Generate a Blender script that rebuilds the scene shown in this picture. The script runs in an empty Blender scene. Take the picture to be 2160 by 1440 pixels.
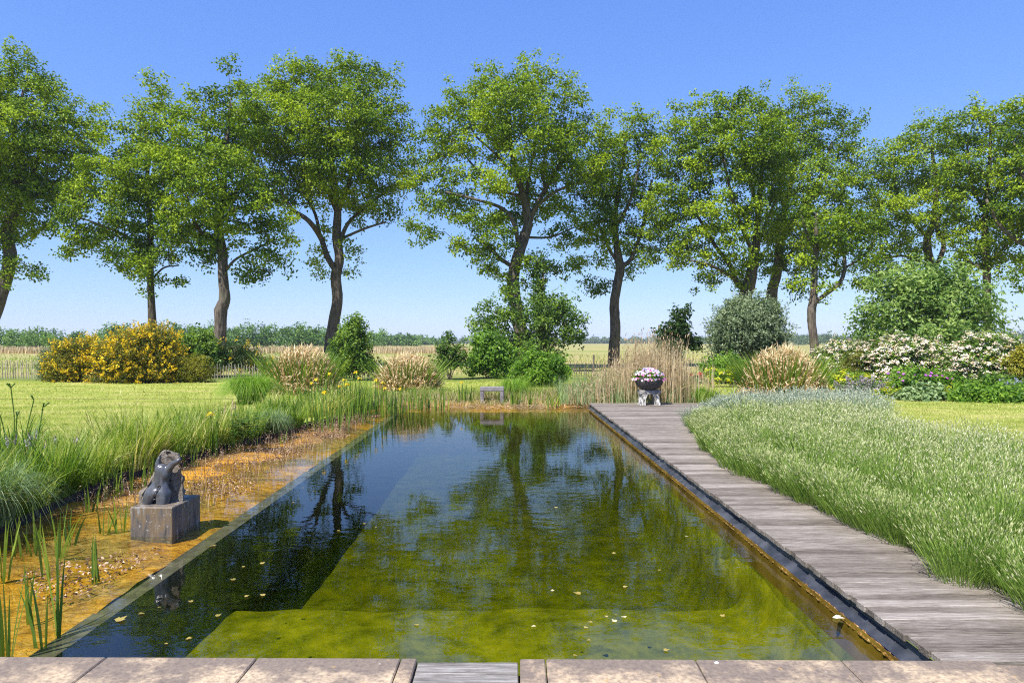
import bpy, math, random
import numpy as np
from mathutils import Vector, noise

R = np.random.default_rng(7)
random.seed(7)
F, ZC, HY = 1440.0, 1.6, 722.0
WZ = -0.15
C = bpy.context.scene.collection
scene = bpy.context.scene

def P(px, py, d):
    return np.array([(px - 1080) / F * d, d, ZC - (py - HY) / F * d])

def G(px, py, z=0.0):
    d = (ZC - z) * F / (py - HY)
    return np.array([(px - 1080) / F * d, d, z])

# ------------------------------------------------------------------ mesh collector
class MB:
    def __init__(self):
        self.v, self.f, self.t, self.n = [], [], [], 0
    def add(self, v, f, tone=0.5):
        v = np.asarray(v, float).reshape(-1, 3); f = np.asarray(f, np.int64)
        self.v.append(v); self.f.append(f + self.n); self.n += len(v)
        self.t.append(np.broadcast_to(np.asarray(tone, float), (len(f),)).copy())
    def build(self, name, mat, parent=None, origin=(0, 0, 0), smooth=False):
        o0 = np.array(origin, float)
        me = bpy.data.meshes.new(name)
        v = np.concatenate(self.v) - o0
        me.vertices.add(len(v)); me.vertices.foreach_set('co', v.astype(np.float32).ravel())
        loops = np.concatenate([f.ravel() for f in self.f])
        cnt = np.concatenate([np.full(len(f), f.shape[1]) for f in self.f])
        st = np.concatenate([[0], np.cumsum(cnt)[:-1]])
        me.loops.add(len(loops)); me.loops.foreach_set('vertex_index', loops.astype(np.int32))
        me.polygons.add(len(cnt)); me.polygons.foreach_set('loop_start', st.astype(np.int32))
        me.polygons.foreach_set('loop_total', cnt.astype(np.int32))
        a = me.attributes.new('tone', 'FLOAT', 'FACE')
        a.data.foreach_set('value', np.concatenate(self.t).astype(np.float32))
        me.update(calc_edges=True); me.validate()
        me.polygons.foreach_set('use_smooth', np.full(len(cnt), bool(smooth)))
        me.materials.append(mat)
        ob = bpy.data.objects.new(name, me); C.objects.link(ob)
        if parent is None: ob.location = o0
        else: ob.parent = parent
        return ob

def tag(o, label=None, cat=None, group=None, kind=None):
    if label: o['label'] = label
    if cat: o['category'] = cat
    if group: o['group'] = group
    if kind: o['kind'] = kind
    return o

def empty(name, loc, label, cat, group=None):
    o = bpy.data.objects.new(name, None); C.objects.link(o); o.location = loc
    o.empty_display_size = 0.2
    return tag(o, label, cat, group)

def unit(a):
    return a / np.maximum(np.linalg.norm(a, axis=-1, keepdims=True), 1e-9)

def box(mb, x0, x1, y0, y1, z0, z1, tone=0.5, bev=0.0, rot=0.0, piv=None):
    if bev > 0:
        b = bev
        lay = [(z0, b), (z0 + b, 0), (z1 - b, 0), (z1, b)]
    else:
        lay = [(z0, 0), (z1, 0)]
    vs = []
    for z, b in lay:
        if bev > 0:
            c = bev
            vs += [(x0+b+c*0, y0+c+b*0, z), (x0+c, y0+b, z), (x1-c, y0+b, z), (x1-b, y0+c, z),
                   (x1-b, y1-c, z), (x1-c, y1-b, z), (x0+c, y1-b, z), (x0+b, y1-c, z)]
        else:
            vs += [(x0, y0, z), (x1, y0, z), (x1, y1, z), (x0, y1, z)]
    vs = np.array(vs, float)
    k = 8 if bev > 0 else 4
    if rot:
        p = np.array(piv if piv is not None else ((x0+x1)/2, (y0+y1)/2)); c, s = math.cos(rot), math.sin(rot)
        d = vs[:, :2] - p; vs[:, :2] = p + np.stack([c*d[:, 0]-s*d[:, 1], s*d[:, 0]+c*d[:, 1]], 1)
    q = []
    for L in range(len(lay)-1):
        for i in range(k):
            j = (i+1) % k
            q.append((L*k+i, L*k+j, (L+1)*k+j, (L+1)*k+i))
    n0 = mb.n
    mb.add(vs, q, tone)
    caps = np.array([list(range(k-1, -1, -1)), list(range((len(lay)-1)*k, len(lay)*k))])
    mb.f.append(caps + n0); mb.t.append(np.full(2, tone))

def tube(mb, pts, rad, sides=6, tone=0.5, rough=0.0, cap=True):
    pts = np.asarray(pts, float); m = len(pts); rad = np.broadcast_to(np.asarray(rad, float), (m,))
    t = unit(np.gradient(pts, axis=0))
    ref = np.array([1.0, 0, 0]) if abs(t[:, 0]).mean() < .8 else np.array([0, 1.0, 0])
    a = unit(np.cross(t, ref)); b = np.cross(t, a)
    ang = np.linspace(0, 2*np.pi, sides, endpoint=False)
    rr = rad[:, None] * np.ones(sides)
    if rough: rr = rr * (1 + rough * R.normal(size=rr.shape))
    v = pts[:, None] + rr[..., None]*(np.cos(ang)[None, :, None]*a[:, None] + np.sin(ang)[None, :, None]*b[:, None])
    i = np.arange(m-1)[:, None]*sides; j = np.arange(sides)[None]; j2 = (j+1) % sides
    q = np.stack([i+j, i+j2, i+sides+j2, i+sides+j], -1).reshape(-1, 4)
    n0 = mb.n
    mb.add(v.reshape(-1, 3), q, tone)
    if cap:
        mb.f.append(np.array([[n0+(m-1)*sides+k for k in range(sides)]])); mb.t.append(np.array([float(np.mean(tone))]))

def catmull(p, n=6):
    p = np.asarray(p, float)
    if len(p) < 3:
        t = np.linspace(0, 1, n*(len(p)-1)+1)[:, None]
        return p[0]*(1-t)+p[-1]*t
    q = np.vstack([2*p[0]-p[1], p, 2*p[-1]-p[-2]]); out = []
    for i in range(1, len(q)-2):
        for t in np.linspace(0, 1, n, endpoint=False):
            a, b, c, d = q[i-1], q[i], q[i+1], q[i+2]
            out.append(.5*((2*b)+(c-a)*t+(2*a-5*b+4*c-d)*t*t+(3*b-a-3*c+d)*t**3))
    out.append(p[-1]); return np.array(out)

def leafquads(mb, p, ax, nrm, L, W, tone, fold=0.25, droop=0.15):
    """one folded diamond leaf per row"""
    n = len(p)
    L = np.broadcast_to(L, (n,))[:, None]; W = np.broadcast_to(W, (n,))[:, None]
    s = unit(np.cross(ax, nrm)); nn = np.cross(s, ax)
    m = p + ax*L*0.5
    v = np.stack([p, m + s*W*.5 + nn*W*fold, p + ax*L - nn*L*droop, m - s*W*.5 + nn*W*fold], 1)
    f = np.arange(4*n).reshape(n, 4)
    mb.add(v.reshape(-1, 3), f, tone)

def scatter_leaves(mb, cen, rad, per, L, W, outward, tone=None, spread=(1, 1, .7), up=.5, tvar=.22, ctone=None):
    """leaf clumps: cen (k,3), rad (k,), per leaves each"""
    k = len(cen)
    idx = np.repeat(np.arange(k), per)
    n = len(idx)
    off = R.normal(size=(n, 3)) * .52
    off *= (np.minimum(1, 1.35/np.maximum(np.linalg.norm(off, axis=1), 1e-6)))[:, None]
    p = cen[idx] + off * np.asarray(rad)[idx][:, None] * np.array(spread)
    nrm = unit(np.array([0, 0, up]) + outward[idx]*.55 + unit(off)*.35 + R.normal(size=(n, 3))*.5)
    ax = unit(np.cross(nrm, R.normal(size=(n, 3))) + unit(off)*.4)
    ct = (R.random(k) if ctone is None else ctone)[idx]
    tn = np.clip(.5 + (ct-.5)*.7 + R.normal(size=n)*tvar, 0, 1) if tone is None else np.broadcast_to(tone, (n,))
    sc = R.uniform(.7, 1.3, n)
    leafquads(mb, p, ax, nrm, L*sc, W*sc, tn)
    return p

def blades(mb, p, ang, L, W, lean, curve, k=3, tone=.5, droop=0.0, wpow=1.6, twist=None, fold=False):
    n = len(p); p = np.asarray(p, float)
    B = lambda x: np.broadcast_to(np.asarray(x, float), (n,))
    L, W, lean, curve, droop = B(L), B(W), B(lean), B(curve), B(droop)
    h = np.stack([np.cos(ang), np.sin(ang), np.zeros(n)], 1)
    tw = ang + np.pi/2 + R.normal(size=n)*.7 if twist is None else twist
    s = np.stack([np.cos(tw), np.sin(tw), np.zeros(n)], 1)
    rows = []
    for i in range(k+1):
        t = i/k
        c = p + h*((lean*t + curve*t*t)*L)[:, None] + np.array([0, 0, 1.])*(L*(t - droop*t*t*t))[:, None]
        w = W*max(.06, (1-t**wpow))*.5*(1 if i else .8)
        rows += [c - s*w[:, None], c + s*w[:, None]]
    v = np.stack(rows, 1)
    q = np.array([(2*i, 2*i+1, 2*i+3, 2*i+2) for i in range(k)])
    f = (np.arange(n)[:, None, None]*(2*(k+1)) + q[None]).reshape(-1, 4)
    mb.add(v.reshape(-1, 3), f, np.repeat(B(tone), k))
    return p + h*((lean+curve)*L)[:, None] + np.array([0, 0, 1.])*(L*(1-droop))[:, None]

def spikes(mb, tip, axis, L, r, tone):
    """small 3-sided bipyramids (flower heads, buds)"""
    n = len(tip); axis = unit(axis)
    a = unit(np.cross(axis, R.normal(size=(n, 3)))); b = np.cross(axis, a)
    L = np.broadcast_to(L, (n,))[:, None]; r = np.broadcast_to(r, (n,))[:, None]
    m = tip + axis*L*.45
    ring = [m + r*(math.cos(t)*a + math.sin(t)*b) for t in (0, 2.094, 4.189)]
    v = np.stack([tip] + ring + [tip + axis*L], 1)
    q = np.array([(0, 2, 1), (0, 3, 2), (0, 1, 3), (1, 2, 4), (2, 3, 4), (3, 1, 4)])
    f = (np.arange(n)[:, None, None]*5 + q[None]).reshape(-1, 3)
    mb.add(v.reshape(-1, 3), f, np.repeat(np.broadcast_to(tone, (n,)), 6))

def flowers(mb, p, nrm, r, tone=.5, petals=5, cup=.25):
    """open flowers: each petal one kite"""
    n = len(p); nrm = unit(nrm); r = np.broadcast_to(r, (n,))
    a = unit(np.cross(nrm, R.normal(size=(n, 3)))); b = np.cross(nrm, a)
    for i in range(petals):
        t = 2*math.pi*i/petals
        d = math.cos(t)*a + math.sin(t)*b
        leafquads(mb, p, unit(d + nrm*cup), nrm, r, r*1.15, tone, fold=.05, droop=.12)

def fields(a, b, n):
    return R.uniform(a, b, n)

def nz(p, s, seed=0.0):
    return np.array([noise.noise(Vector((x*s+seed, y*s-seed, z*s+2*seed))) for x, y, z in np.asarray(p)])

# ------------------------------------------------------------------ materials
def mat(name):
    m = bpy.data.materials.new(name); m.use_nodes = True
    nt = m.node_tree
    for n in list(nt.nodes): nt.nodes.remove(n)
    out = nt.nodes.new('ShaderNodeOutputMaterial')
    return m, nt, out

def N(nt, t, **kw):
    n = nt.nodes.new(t)
    for k, v in kw.items():
        if hasattr(n, k): setattr(n, k, v)
        else: n.inputs[k.replace('_', ' ')].default_value = v
    return n

def ramp(nt, stops, fac=None):
    r = nt.nodes.new('ShaderNodeValToRGB'); e = r.color_ramp.elements
    while len(e) < len(stops): e.new(.5)
    for i, (p, c) in enumerate(stops):
        e[i].position = p; e[i].color = (*c, 1)
    if fac is not None: nt.links.new(fac, r.inputs[0])
    return r

def tone_fac(nt):
    return N(nt, 'ShaderNodeAttribute', attribute_name='tone').outputs['Fac']

def leafmat(name, stops, trans=.35, rough=.5, tcol=1.5, spec=.35):
    m, nt, out = mat(name)
    r = ramp(nt, stops, tone_fac(nt))
    p = N(nt, 'ShaderNodeBsdfPrincipled', Roughness=rough)
    p.inputs['Specular IOR Level'].default_value = spec
    nt.links.new(r.outputs[0], p.inputs['Base Color'])
    t = N(nt, 'ShaderNodeBsdfTranslucent')
    g = N(nt, 'ShaderNodeMix', data_type='RGBA', blend_type='MULTIPLY'); g.inputs[0].default_value = 1
    nt.links.new(r.outputs[0], g.inputs[6]); g.inputs[7].default_value = (tcol, tcol*1.0, tcol*.55, 1)
    nt.links.new(g.outputs[2], t.inputs[0])
    mx = N(nt, 'ShaderNodeMixShader'); mx.inputs[0].default_value = trans
    nt.links.new(p.outputs[0], mx.inputs[1]); nt.links.new(t.outputs[0], mx.inputs[2])
    nt.links.new(mx.outputs[0], out.inputs[0])
    return m

def coords(nt, scale=(1, 1, 1), obj=False):
    if obj: o = N(nt, 'ShaderNodeTexCoord').outputs['Object']
    else: o = N(nt, 'ShaderNodeNewGeometry').outputs['Position']
    mp = N(nt, 'ShaderNodeMapping'); mp.inputs['Scale'].default_value = scale
    nt.links.new(o, mp.inputs[0]); return mp.outputs[0]

def noise_n(nt, vec, scale, detail=5, rough=.55, dist=0.0):
    n = N(nt, 'ShaderNodeTexNoise', Scale=scale, Detail=detail, Roughness=rough, Distortion=dist)
    nt.links.new(vec, n.inputs['Vector']); return n.outputs['Fac']

def bump(nt, h, strength=.3, dist=.02, normal=None):
    b = N(nt, 'ShaderNodeBump', Strength=strength, Distance=dist)
    nt.links.new(h, b.inputs['Height'])
    if normal is not None: nt.links.new(normal, b.inputs['Normal'])
    return b.outputs[0]

def mixc(nt, fac, a, b, mode='MIX'):
    g = N(nt, 'ShaderNodeMix', data_type='RGBA', blend_type=mode)
    for i, x in ((0, fac), (6, a), (7, b)):
        if isinstance(x, (int, float)): g.inputs[i].default_value = x
        elif isinstance(x, tuple): g.inputs[i].default_value = (*x, 1)
        else: nt.links.new(x, g.inputs[i])
    return g.outputs[2]

def mapr(nt, v, a, b, c=0.0, d=1.0):
    m = N(nt, 'ShaderNodeMapRange'); nt.links.new(v, m.inputs[0])
    for i, x in enumerate((a, b, c, d)): m.inputs[i+1].default_value = x
    return m.outputs[0]

def surf(name, color, rough=.8, spec=.3, nrm=None):
    """principled finish; color/nrm given as functions of nt"""
    m, nt, out = mat(name)
    p = N(nt, 'ShaderNodeBsdfPrincipled', Roughness=rough); p.inputs['Specular IOR Level'].default_value = spec
    c = color(nt)
    if isinstance(c, tuple): p.inputs['Base Color'].default_value = (*c, 1)
    else: nt.links.new(c, p.inputs['Base Color'])
    if nrm: nt.links.new(nrm(nt), p.inputs['Normal'])
    nt.links.new(p.outputs[0], out.inputs[0]); return m

def toned(name, stops, rough=.8, spec=.3):
    return surf(name, lambda nt: ramp(nt, stops, tone_fac(nt)).outputs[0], rough, spec)

M = {}
M['oak'] = leafmat('oak_leaf', [(0, (.03, .08, .006)), (.5, (.155, .245, .012)), (1, (.35, .44, .022))], .25, .5, tcol=1.7, spec=.22)
M['oak_dark'] = leafmat('young_oak_leaf', [(0, (.02, .05, .012)), (1, (.06, .11, .02))], .3)
M['elder'] = leafmat('elder_leaf', [(0, (.03, .08, .014)), (.6, (.11, .2, .025)), (1, (.26, .37, .05))], .36)
M['bright'] = leafmat('bright_leaf', [(0, (.05, .13, .012)), (.6, (.16, .3, .03)), (1, (.3, .44, .06))], .4)
M['bigshrub'] = leafmat('shrub_leaf', [(0, (.07, .15, .035)), (.6, (.2, .31, .075)), (1, (.38, .48, .15))], .4)
M['olive'] = leafmat('silver_leaf', [(0, (.08, .13, .06)), (.6, (.19, .25, .13)), (1, (.34, .4, .25))], .25)
M['gorse'] = leafmat('gorse_leaf', [(0, (.07, .09, .012)), (1, (.26, .25, .03))], .3)
M['gorse_fl'] = leafmat('gorse_blossom', [(0, (.52, .33, .008)), (1, (.85, .63, .015))], .25)
M['yellowleaf'] = leafmat('golden_leaf', [(0, (.12, .14, .012)), (1, (.4, .36, .03))], .3)
M['spurge'] = leafmat('spurge_flower', [(0, (.3, .34, .012)), (1, (.72, .66, .02))], .3)
M['white_fl'] = leafmat('cream_blossom', [(0, (.72, .52, .36)), (.35, (.8, .7, .56)), (1, (.86, .84, .78))], .2, tcol=1.1)
M['purple_fl'] = leafmat('purple_blossom', [(0, (.25, .06, .3)), (1, (.5, .14, .5))], .2)
M['mauve'] = leafmat('mauve_flower', [(0, (.22, .18, .2)), (1, (.42, .36, .42))], .2)
M['blue_fl'] = leafmat('blue_flower', [(0, (.2, .22, .48)), (1, (.35, .36, .6))], .2)
M['red_fl'] = leafmat('red_flower', [(0, (.35, .005, .01)), (1, (.5, .01, .02))], .2)
M['yellow_fl'] = leafmat('yellow_iris_petal', [(0, (.75, .5, .01)), (1, (.85, .7, .05))], .3)
M['petunia'] = leafmat('petunia_petal', [(0, (.62, .12, .36)), (.33, (.74, .4, .62)), (.34, (.5, .4, .75)), (.66, (.72, .68, .88)), (.67, (.84, .8, .86)), (1, (.88, .87, .87))], .25, tcol=1.1)
M['iris'] = leafmat('iris_blade', [(0, (.05, .12, .02)), (.5, (.12, .22, .03)), (1, (.3, .38, .04))], .35)
M['dry'] = leafmat('dry_leaf', [(0, (.3, .15, .05)), (.4, (.56, .4, .2)), (1, (.82, .68, .46))], .3, tcol=1.2)
M['reed'] = leafmat('dry_reed', [(0, (.3, .2, .1)), (.7, (.56, .44, .27)), (1, (.72, .6, .42))], .25, tcol=1.2)
M['grass'] = leafmat('long_grass', [(0, (.07, .15, .01)), (.5, (.2, .31, .03)), (.8, (.36, .43, .08)), (1, (.6, .55, .24))], .4)
M['fountain'] = leafmat('fountain_grass', [(0, (.08, .19, .015)), (.7, (.22, .37, .03)), (1, (.4, .5, .1))], .38)
M['sedge'] = leafmat('blue_sedge', [(0, (.1, .18, .06)), (1, (.32, .42, .2))], .3)
M['lawnblade'] = leafmat('lawn_blade', [(0, (.19, .25, .04)), (.6, (.38, .44, .085)), (1, (.6, .58, .21))], .35)
M['lav_leaf'] = leafmat('lavender_leaf', [(0, (.11, .2, .035)), (.6, (.25, .37, .065)), (1, (.42, .5, .15))], .38)
M['lav_head'] = leafmat('lavender_bud', [(0, (.28, .35, .1)), (.6, (.46, .49, .22)), (1, (.66, .65, .46))], .3, tcol=1.1)
M['lavblue_leaf'] = leafmat('grey_lavender_leaf', [(0, (.13, .2, .1)), (1, (.34, .41, .26))], .25)
M['lavblue_head'] = leafmat('grey_lavender_bud', [(0, (.24, .3, .2)), (1, (.46, .5, .4))], .2)
M['litter'] = toned('leaf_litter', [(0, (.09, .045, .025)), (.5, (.27, .16, .09)), (1, (.55, .42, .3))], .7)
M['float'] = leafmat('floating_leaf', [(0, (.2, .17, .03)), (.7, (.42, .32, .09)), (1, (.8, .76, .56))], .2)
M['wood_far'] = leafmat('woodland_leaf', [(0, (.045, .11, .022)), (.6, (.13, .25, .045)), (1, (.25, .38, .085))], .25)
M['dune'] = leafmat('dune_scrub', [(0, (.06, .11, .05)), (1, (.14, .2, .09))], .2)

def bark_col(a, b, sc=1.0):
    def f(nt):
        v = coords(nt, (1, 1, .25))
        n = noise_n(nt, v, 9*sc, 6, .65)
        n2 = noise_n(nt, coords(nt), 1.3*sc, 3)
        c = ramp(nt, [(.3, a), (.7, b)], n).outputs[0]
        return mixc(nt, mapr(nt, n2, .55, .75, 0, .45), c, (.13, .15, .06))
    return f
def bark_bump(nt):
    v = coords(nt, (1, 1, .22))
    vo = N(nt, 'ShaderNodeTexVoronoi', Scale=7.0); nt.links.new(v, vo.inputs[0])
    return bump(nt, vo.outputs['Distance'], .9, .06)
M['bark'] = surf('oak_bark', bark_col((.035, .028, .022), (.18, .15, .125)), .9, .15, bark_bump)
M['bark_dark'] = surf('dark_bark', bark_col((.03, .025, .02), (.11, .09, .07)), .9, .15, bark_bump)
M['stem'] = surf('shrub_stem', bark_col((.05, .04, .03), (.2, .15, .11), 3), .9, .15)

def deck_col(nt):
    v = coords(nt, (2.4, 46, 46))
    tn = tone_fac(nt)
    n1 = noise_n(nt, v, 2.2, 9, .85, .2)
    n2 = noise_n(nt, coords(nt, (.9, 4.5, 1)), 1.1, 5, .6)
    s = N(nt, 'ShaderNodeMath', operation='MULTIPLY_ADD'); nt.links.new(tn, s.inputs[0]); s.inputs[1].default_value = .13; nt.links.new(n1, s.inputs[2])
    s2 = N(nt, 'ShaderNodeMath', operation='MULTIPLY_ADD'); nt.links.new(n2, s2.inputs[0]); s2.inputs[1].default_value = .3; nt.links.new(s.outputs[0], s2.inputs[2])
    return ramp(nt, [(.5, (.026, .019, .014)), (.62, (.1, .082, .066)), (.74, (.2, .172, .147)), (.9, (.42, .375, .335))], s2.outputs[0]).outputs[0]
def deck_bump(nt):
    return bump(nt, noise_n(nt, coords(nt, (1.2, 45, 20)), 3, 4, .6), .6, .01)
M['deck'] = surf('weathered_deck', deck_col, .8, .25, deck_bump)

M['step'] = surf('weathered_step', lambda nt: ramp(nt, [(.34, (.07, .06, .052)), (.5, (.2, .185, .17)), (.68, (.42, .4, .38))], noise_n(nt, coords(nt, (1.6, 26, 26)), 2.2, 9, .8, .3)).outputs[0], .8, .25, deck_bump)
def stone_col(nt):
    v = coords(nt); tn = tone_fac(nt)
    big = noise_n(nt, v, 3.3, 7, .68); fine = noise_n(nt, v, 38, 5, .7); lich = noise_n(nt, v, 15, 4, .6)
    base = mixc(nt, tn, (.43, .32, .21), (.55, .43, .29))
    sp = N(nt, 'ShaderNodeSeparateXYZ'); nt.links.new(N(nt, 'ShaderNodeNewGeometry').outputs['Position'], sp.inputs[0])
    wy = N(nt, 'ShaderNodeMath', operation='MULTIPLY_ADD'); nt.links.new(sp.outputs['Y'], wy.inputs[0]); wy.inputs[1].default_value = .5; nt.links.new(big, wy.inputs[2])
    dk = mapr(nt, wy.outputs[0], 2.04, 2.2, 0, .85)
    c = mixc(nt, dk, base, (.15, .12, .105))
    c = mixc(nt, mapr(nt, fine, .42, .68, 0, .75), c, (.1, .08, .07))
    c = mixc(nt, mapr(nt, lich, .66, .72, 0, .8), c, (.42, .27, .1))
    l2 = noise_n(nt, coords(nt, (1, 1, 1)), 11, 2, .4)
    return mixc(nt, mapr(nt, l2, .74, .76, 0, .9), c, (.7, .68, .64))
M['stone'] = surf('coping_stone', stone_col, .85, .25, lambda nt: bump(nt, noise_n(nt, coords(nt), 60, 5, .7), .35, .01))
M['terrace'] = surf('terrace_stone', lambda nt: ramp(nt, [(.3, (.26, .2, .16)), (.7, (.45, .35, .28))], noise_n(nt, coords(nt), 6, 6)).outputs[0], .9)

def water_mat():
    m, nt, out = mat('pond_water')
    n1 = noise_n(nt, coords(nt, (1, 1.7, 1)), 5.0, 3, .5, .3)
    n2 = noise_n(nt, coords(nt, (1, 1.5, 1)), 1.6, 2, .5)
    big = mapr(nt, noise_n(nt, coords(nt, (1, .6, 1)), .35, 2, .5), .4, .62, .25, 1.0)
    h = N(nt, 'ShaderNodeMath', operation='MULTIPLY_ADD'); nt.links.new(n2, h.inputs[0]); h.inputs[1].default_value = 1.2; nt.links.new(n1, h.inputs[2])
    b = N(nt, 'ShaderNodeBump', Distance=.002); nt.links.new(h.outputs[0], b.inputs['Height']); nt.links.new(big, b.inputs['Strength'])
    fr = N(nt, 'ShaderNodeFresnel')
    bf = N(nt, 'ShaderNodeNewGeometry').outputs['Backfacing']   # same reflectance from both sides of the thin surface
    nt.links.new(mapr(nt, bf, 0, 1, 1.66, 1/1.66), fr.inputs['IOR']); nt.links.new(b.outputs[0], fr.inputs['Normal'])
    tr = N(nt, 'ShaderNodeBsdfTransparent'); tr.inputs[0].default_value = (.93, .95, .82, 1)
    gl = N(nt, 'ShaderNodeBsdfGlossy', Roughness=.0); nt.links.new(b.outputs[0], gl.inputs['Normal'])
    mx = N(nt, 'ShaderNodeMixShader'); nt.links.new(fr.outputs[0], mx.inputs[0]); nt.links.new(tr.outputs[0], mx.inputs[1]); nt.links.new(gl.outputs[0], mx.inputs[2])
    nt.links.new(mx.outputs[0], out.inputs[0])
    va = N(nt, 'ShaderNodeVolumeAbsorption', Density=.75); va.inputs[0].default_value = (.62, .66, .02, 1); nt.links.new(va.outputs[0], out.inputs['Volume']); return m
M['water'] = water_mat()

def algae_col(nt):
    v = coords(nt)
    a = noise_n(nt, coords(nt, (1, 1, 1)), 3.6, 8, .72, .3); b = noise_n(nt, v, 16, 5, .65)
    c = ramp(nt, [(.3, (.05, .06, .003)), (.5, (.175, .175, .003)), (.68, (.3, .27, .01))], a).outputs[0]
    return mixc(nt, mapr(nt, b, .6, .72, 0, .6), c, (.06, .075, .01))
M['algae'] = surf('algae_floor', algae_col, .95, .1)
M['wallbrown'] = surf('pool_wall', lambda nt: ramp(nt, [(.35, (.1, .06, .008)), (.65, (.24, .15, .02))], noise_n(nt, coords(nt, (1, 1, .5)), 3, 5)).outputs[0], .9, .1)
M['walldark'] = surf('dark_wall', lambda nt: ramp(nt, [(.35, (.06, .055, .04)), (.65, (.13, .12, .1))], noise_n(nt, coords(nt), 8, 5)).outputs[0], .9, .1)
M['liner'] = surf('black_liner', lambda nt: ramp(nt, [(.4, (.025, .027, .032)), (.7, (.07, .073, .085))], noise_n(nt, coords(nt), 6, 4)).outputs[0], .4, .5)
M['crust'] = surf('lime_crust', lambda nt: ramp(nt, [(.35, (.1, .045, .012)), (.55, (.28, .15, .045)), (.68, (.5, .36, .2))], noise_n(nt, coords(nt), 45, 4)).outputs[0], .9, .1, lambda nt: bump(nt, noise_n(nt, coords(nt), 60, 4), .8, .02))

def bed_col(nt):
    a = noise_n(nt, coords(nt, (1, 1.6, 1)), 6, 7, .7, 1.0); b = noise_n(nt, coords(nt), 1.1, 4, .6)
    c = ramp(nt, [(.3, (.16, .06, .006)), (.46, (.5, .23, .02)), (.6, (.62, .32, .04)), (.78, (.72, .46, .14))], a).outputs[0]
    c2 = ramp(nt, [(.35, (.1, .05, .015)), (.65, (.4, .26, .1))], a).outputs[0]
    return mixc(nt, mapr(nt, b, .4, .57, 0, .9), c, c2)
M['bed'] = surf('pond_bed', bed_col, .95, .1, lambda nt: bump(nt, noise_n(nt, coords(nt, (1, 1.6, 1)), 9, 5, .6, 1.2), 1.0, .05))

def ground_col(nt):
    geo = N(nt, 'ShaderNodeNewGeometry'); sp = N(nt, 'ShaderNodeSeparateXYZ'); nt.links.new(geo.outputs['Position'], sp.inputs[0])
    a = noise_n(nt, coords(nt, (.006, .045, 1)), 1.0, 5, .6, .2); b = noise_n(nt, coords(nt, (.05, .3, 1)), 1.0, 5, .65); f = noise_n(nt, coords(nt, (.6, 1.5, 1)), 1.2, 5, .7)
    c = ramp(nt, [(.36, (.17, .23, .045)), (.46, (.29, .28, .09)), (.53, (.38, .3, .15)), (.6, (.24, .28, .06)), (.7, (.33, .29, .12))], a).outputs[0]
    c = mixc(nt, mapr(nt, b, .4, .7, 0, .6), c, (.3, .26, .1)); c = mixc(nt, mapr(nt, f, .45, .7, 0, .5), c, (.13, .14, .03))
    g = ramp(nt, [(.35, (.07, .12, .02)), (.65, (.2, .22, .05))], f).outputs[0]
    return mixc(nt, mapr(nt, sp.outputs['Y'], 31, 36), g, c)
M['ground'] = surf('field_ground', ground_col, .95, .1)
def lawn_col(nt):
    a = noise_n(nt, coords(nt, (.5, 1.1, 1)), .9, 6, .65, .3); f = noise_n(nt, coords(nt, (1, 1, 1)), 14, 5, .75)
    c = ramp(nt, [(.32, (.22, .27, .035)), (.46, (.36, .41, .075)), (.6, (.5, .48, .14)), (.75, (.6, .52, .24))], a).outputs[0]
    return mixc(nt, mapr(nt, f, .45, .75, 0, .65), c, (.13, .17, .02))
M['lawn'] = surf('mown_lawn', lawn_col, .95, .1, lambda nt: bump(nt, noise_n(nt, coords(nt), 30, 5, .8), 1.0, .06))
M['soil'] = surf('garden_soil', lambda nt: ramp(nt, [(.3, (.035, .025, .018)), (.7, (.1, .075, .05))], noise_n(nt, coords(nt), 12, 5)).outputs[0], .95, .1)
def plinth_col(nt):
    a = noise_n(nt, coords(nt, (9, 9, 1.6)), 1.5, 6, .65); b = noise_n(nt, coords(nt), 26, 4, .6)
    c = ramp(nt, [(.36, (.04, .038, .037)), (.46, (.12, .107, .1)), (.53, (.17, .12, .065)), (.57, (.19, .175, .165)), (.66, (.33, .32, .31))], a).outputs[0]
    return mixc(nt, mapr(nt, b, .62, .7, 0, .6), c, (.5, .49, .48))
M['plinth'] = surf('stained_concrete', plinth_col, .55, .4, lambda nt: bump(nt, noise_n(nt, coords(nt), 40, 4), .25, .01))
M['concrete'] = surf('grey_concrete', lambda nt: ramp(nt, [(.3, (.13, .12, .13)), (.7, (.28, .26, .27))], noise_n(nt, coords(nt), 14, 6)).outputs[0], .8, .3)
M['rock'] = surf('rough_rock', lambda nt: ramp(nt, [(.3, (.1, .085, .07)), (.7, (.32, .28, .24))], noise_n(nt, coords(nt), 30, 6, .7)).outputs[0], .9, .2, lambda nt: bump(nt, noise_n(nt, coords(nt), 55, 5, .7), .9, .02))
M['polished'] = surf('polished_stone', lambda nt: ramp(nt, [(.4, (.06, .062, .07)), (.7, (.095, .098, .11))], noise_n(nt, coords(nt), 25, 4)).outputs[0], .27, .8)
def stool_col(nt):
    a = noise_n(nt, coords(nt, (1, 1, .5)), 16, 6, .7)
    return ramp(nt, [(.38, (.09, .075, .06)), (.48, (.3, .28, .25)), (.56, (.72, .71, .68)), (.8, (.82, .81, .78))], a).outputs[0]
M['stoolpaint'] = surf('flaking_paint', stool_col, .8, .3)
M['stooltop'] = surf('bare_stool_top', lambda nt: ramp(nt, [(.35, (.14, .12, .11)), (.6, (.35, .33, .31))], noise_n(nt, coords(nt), 16, 6, .7)).outputs[0], .8, .3)
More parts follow.
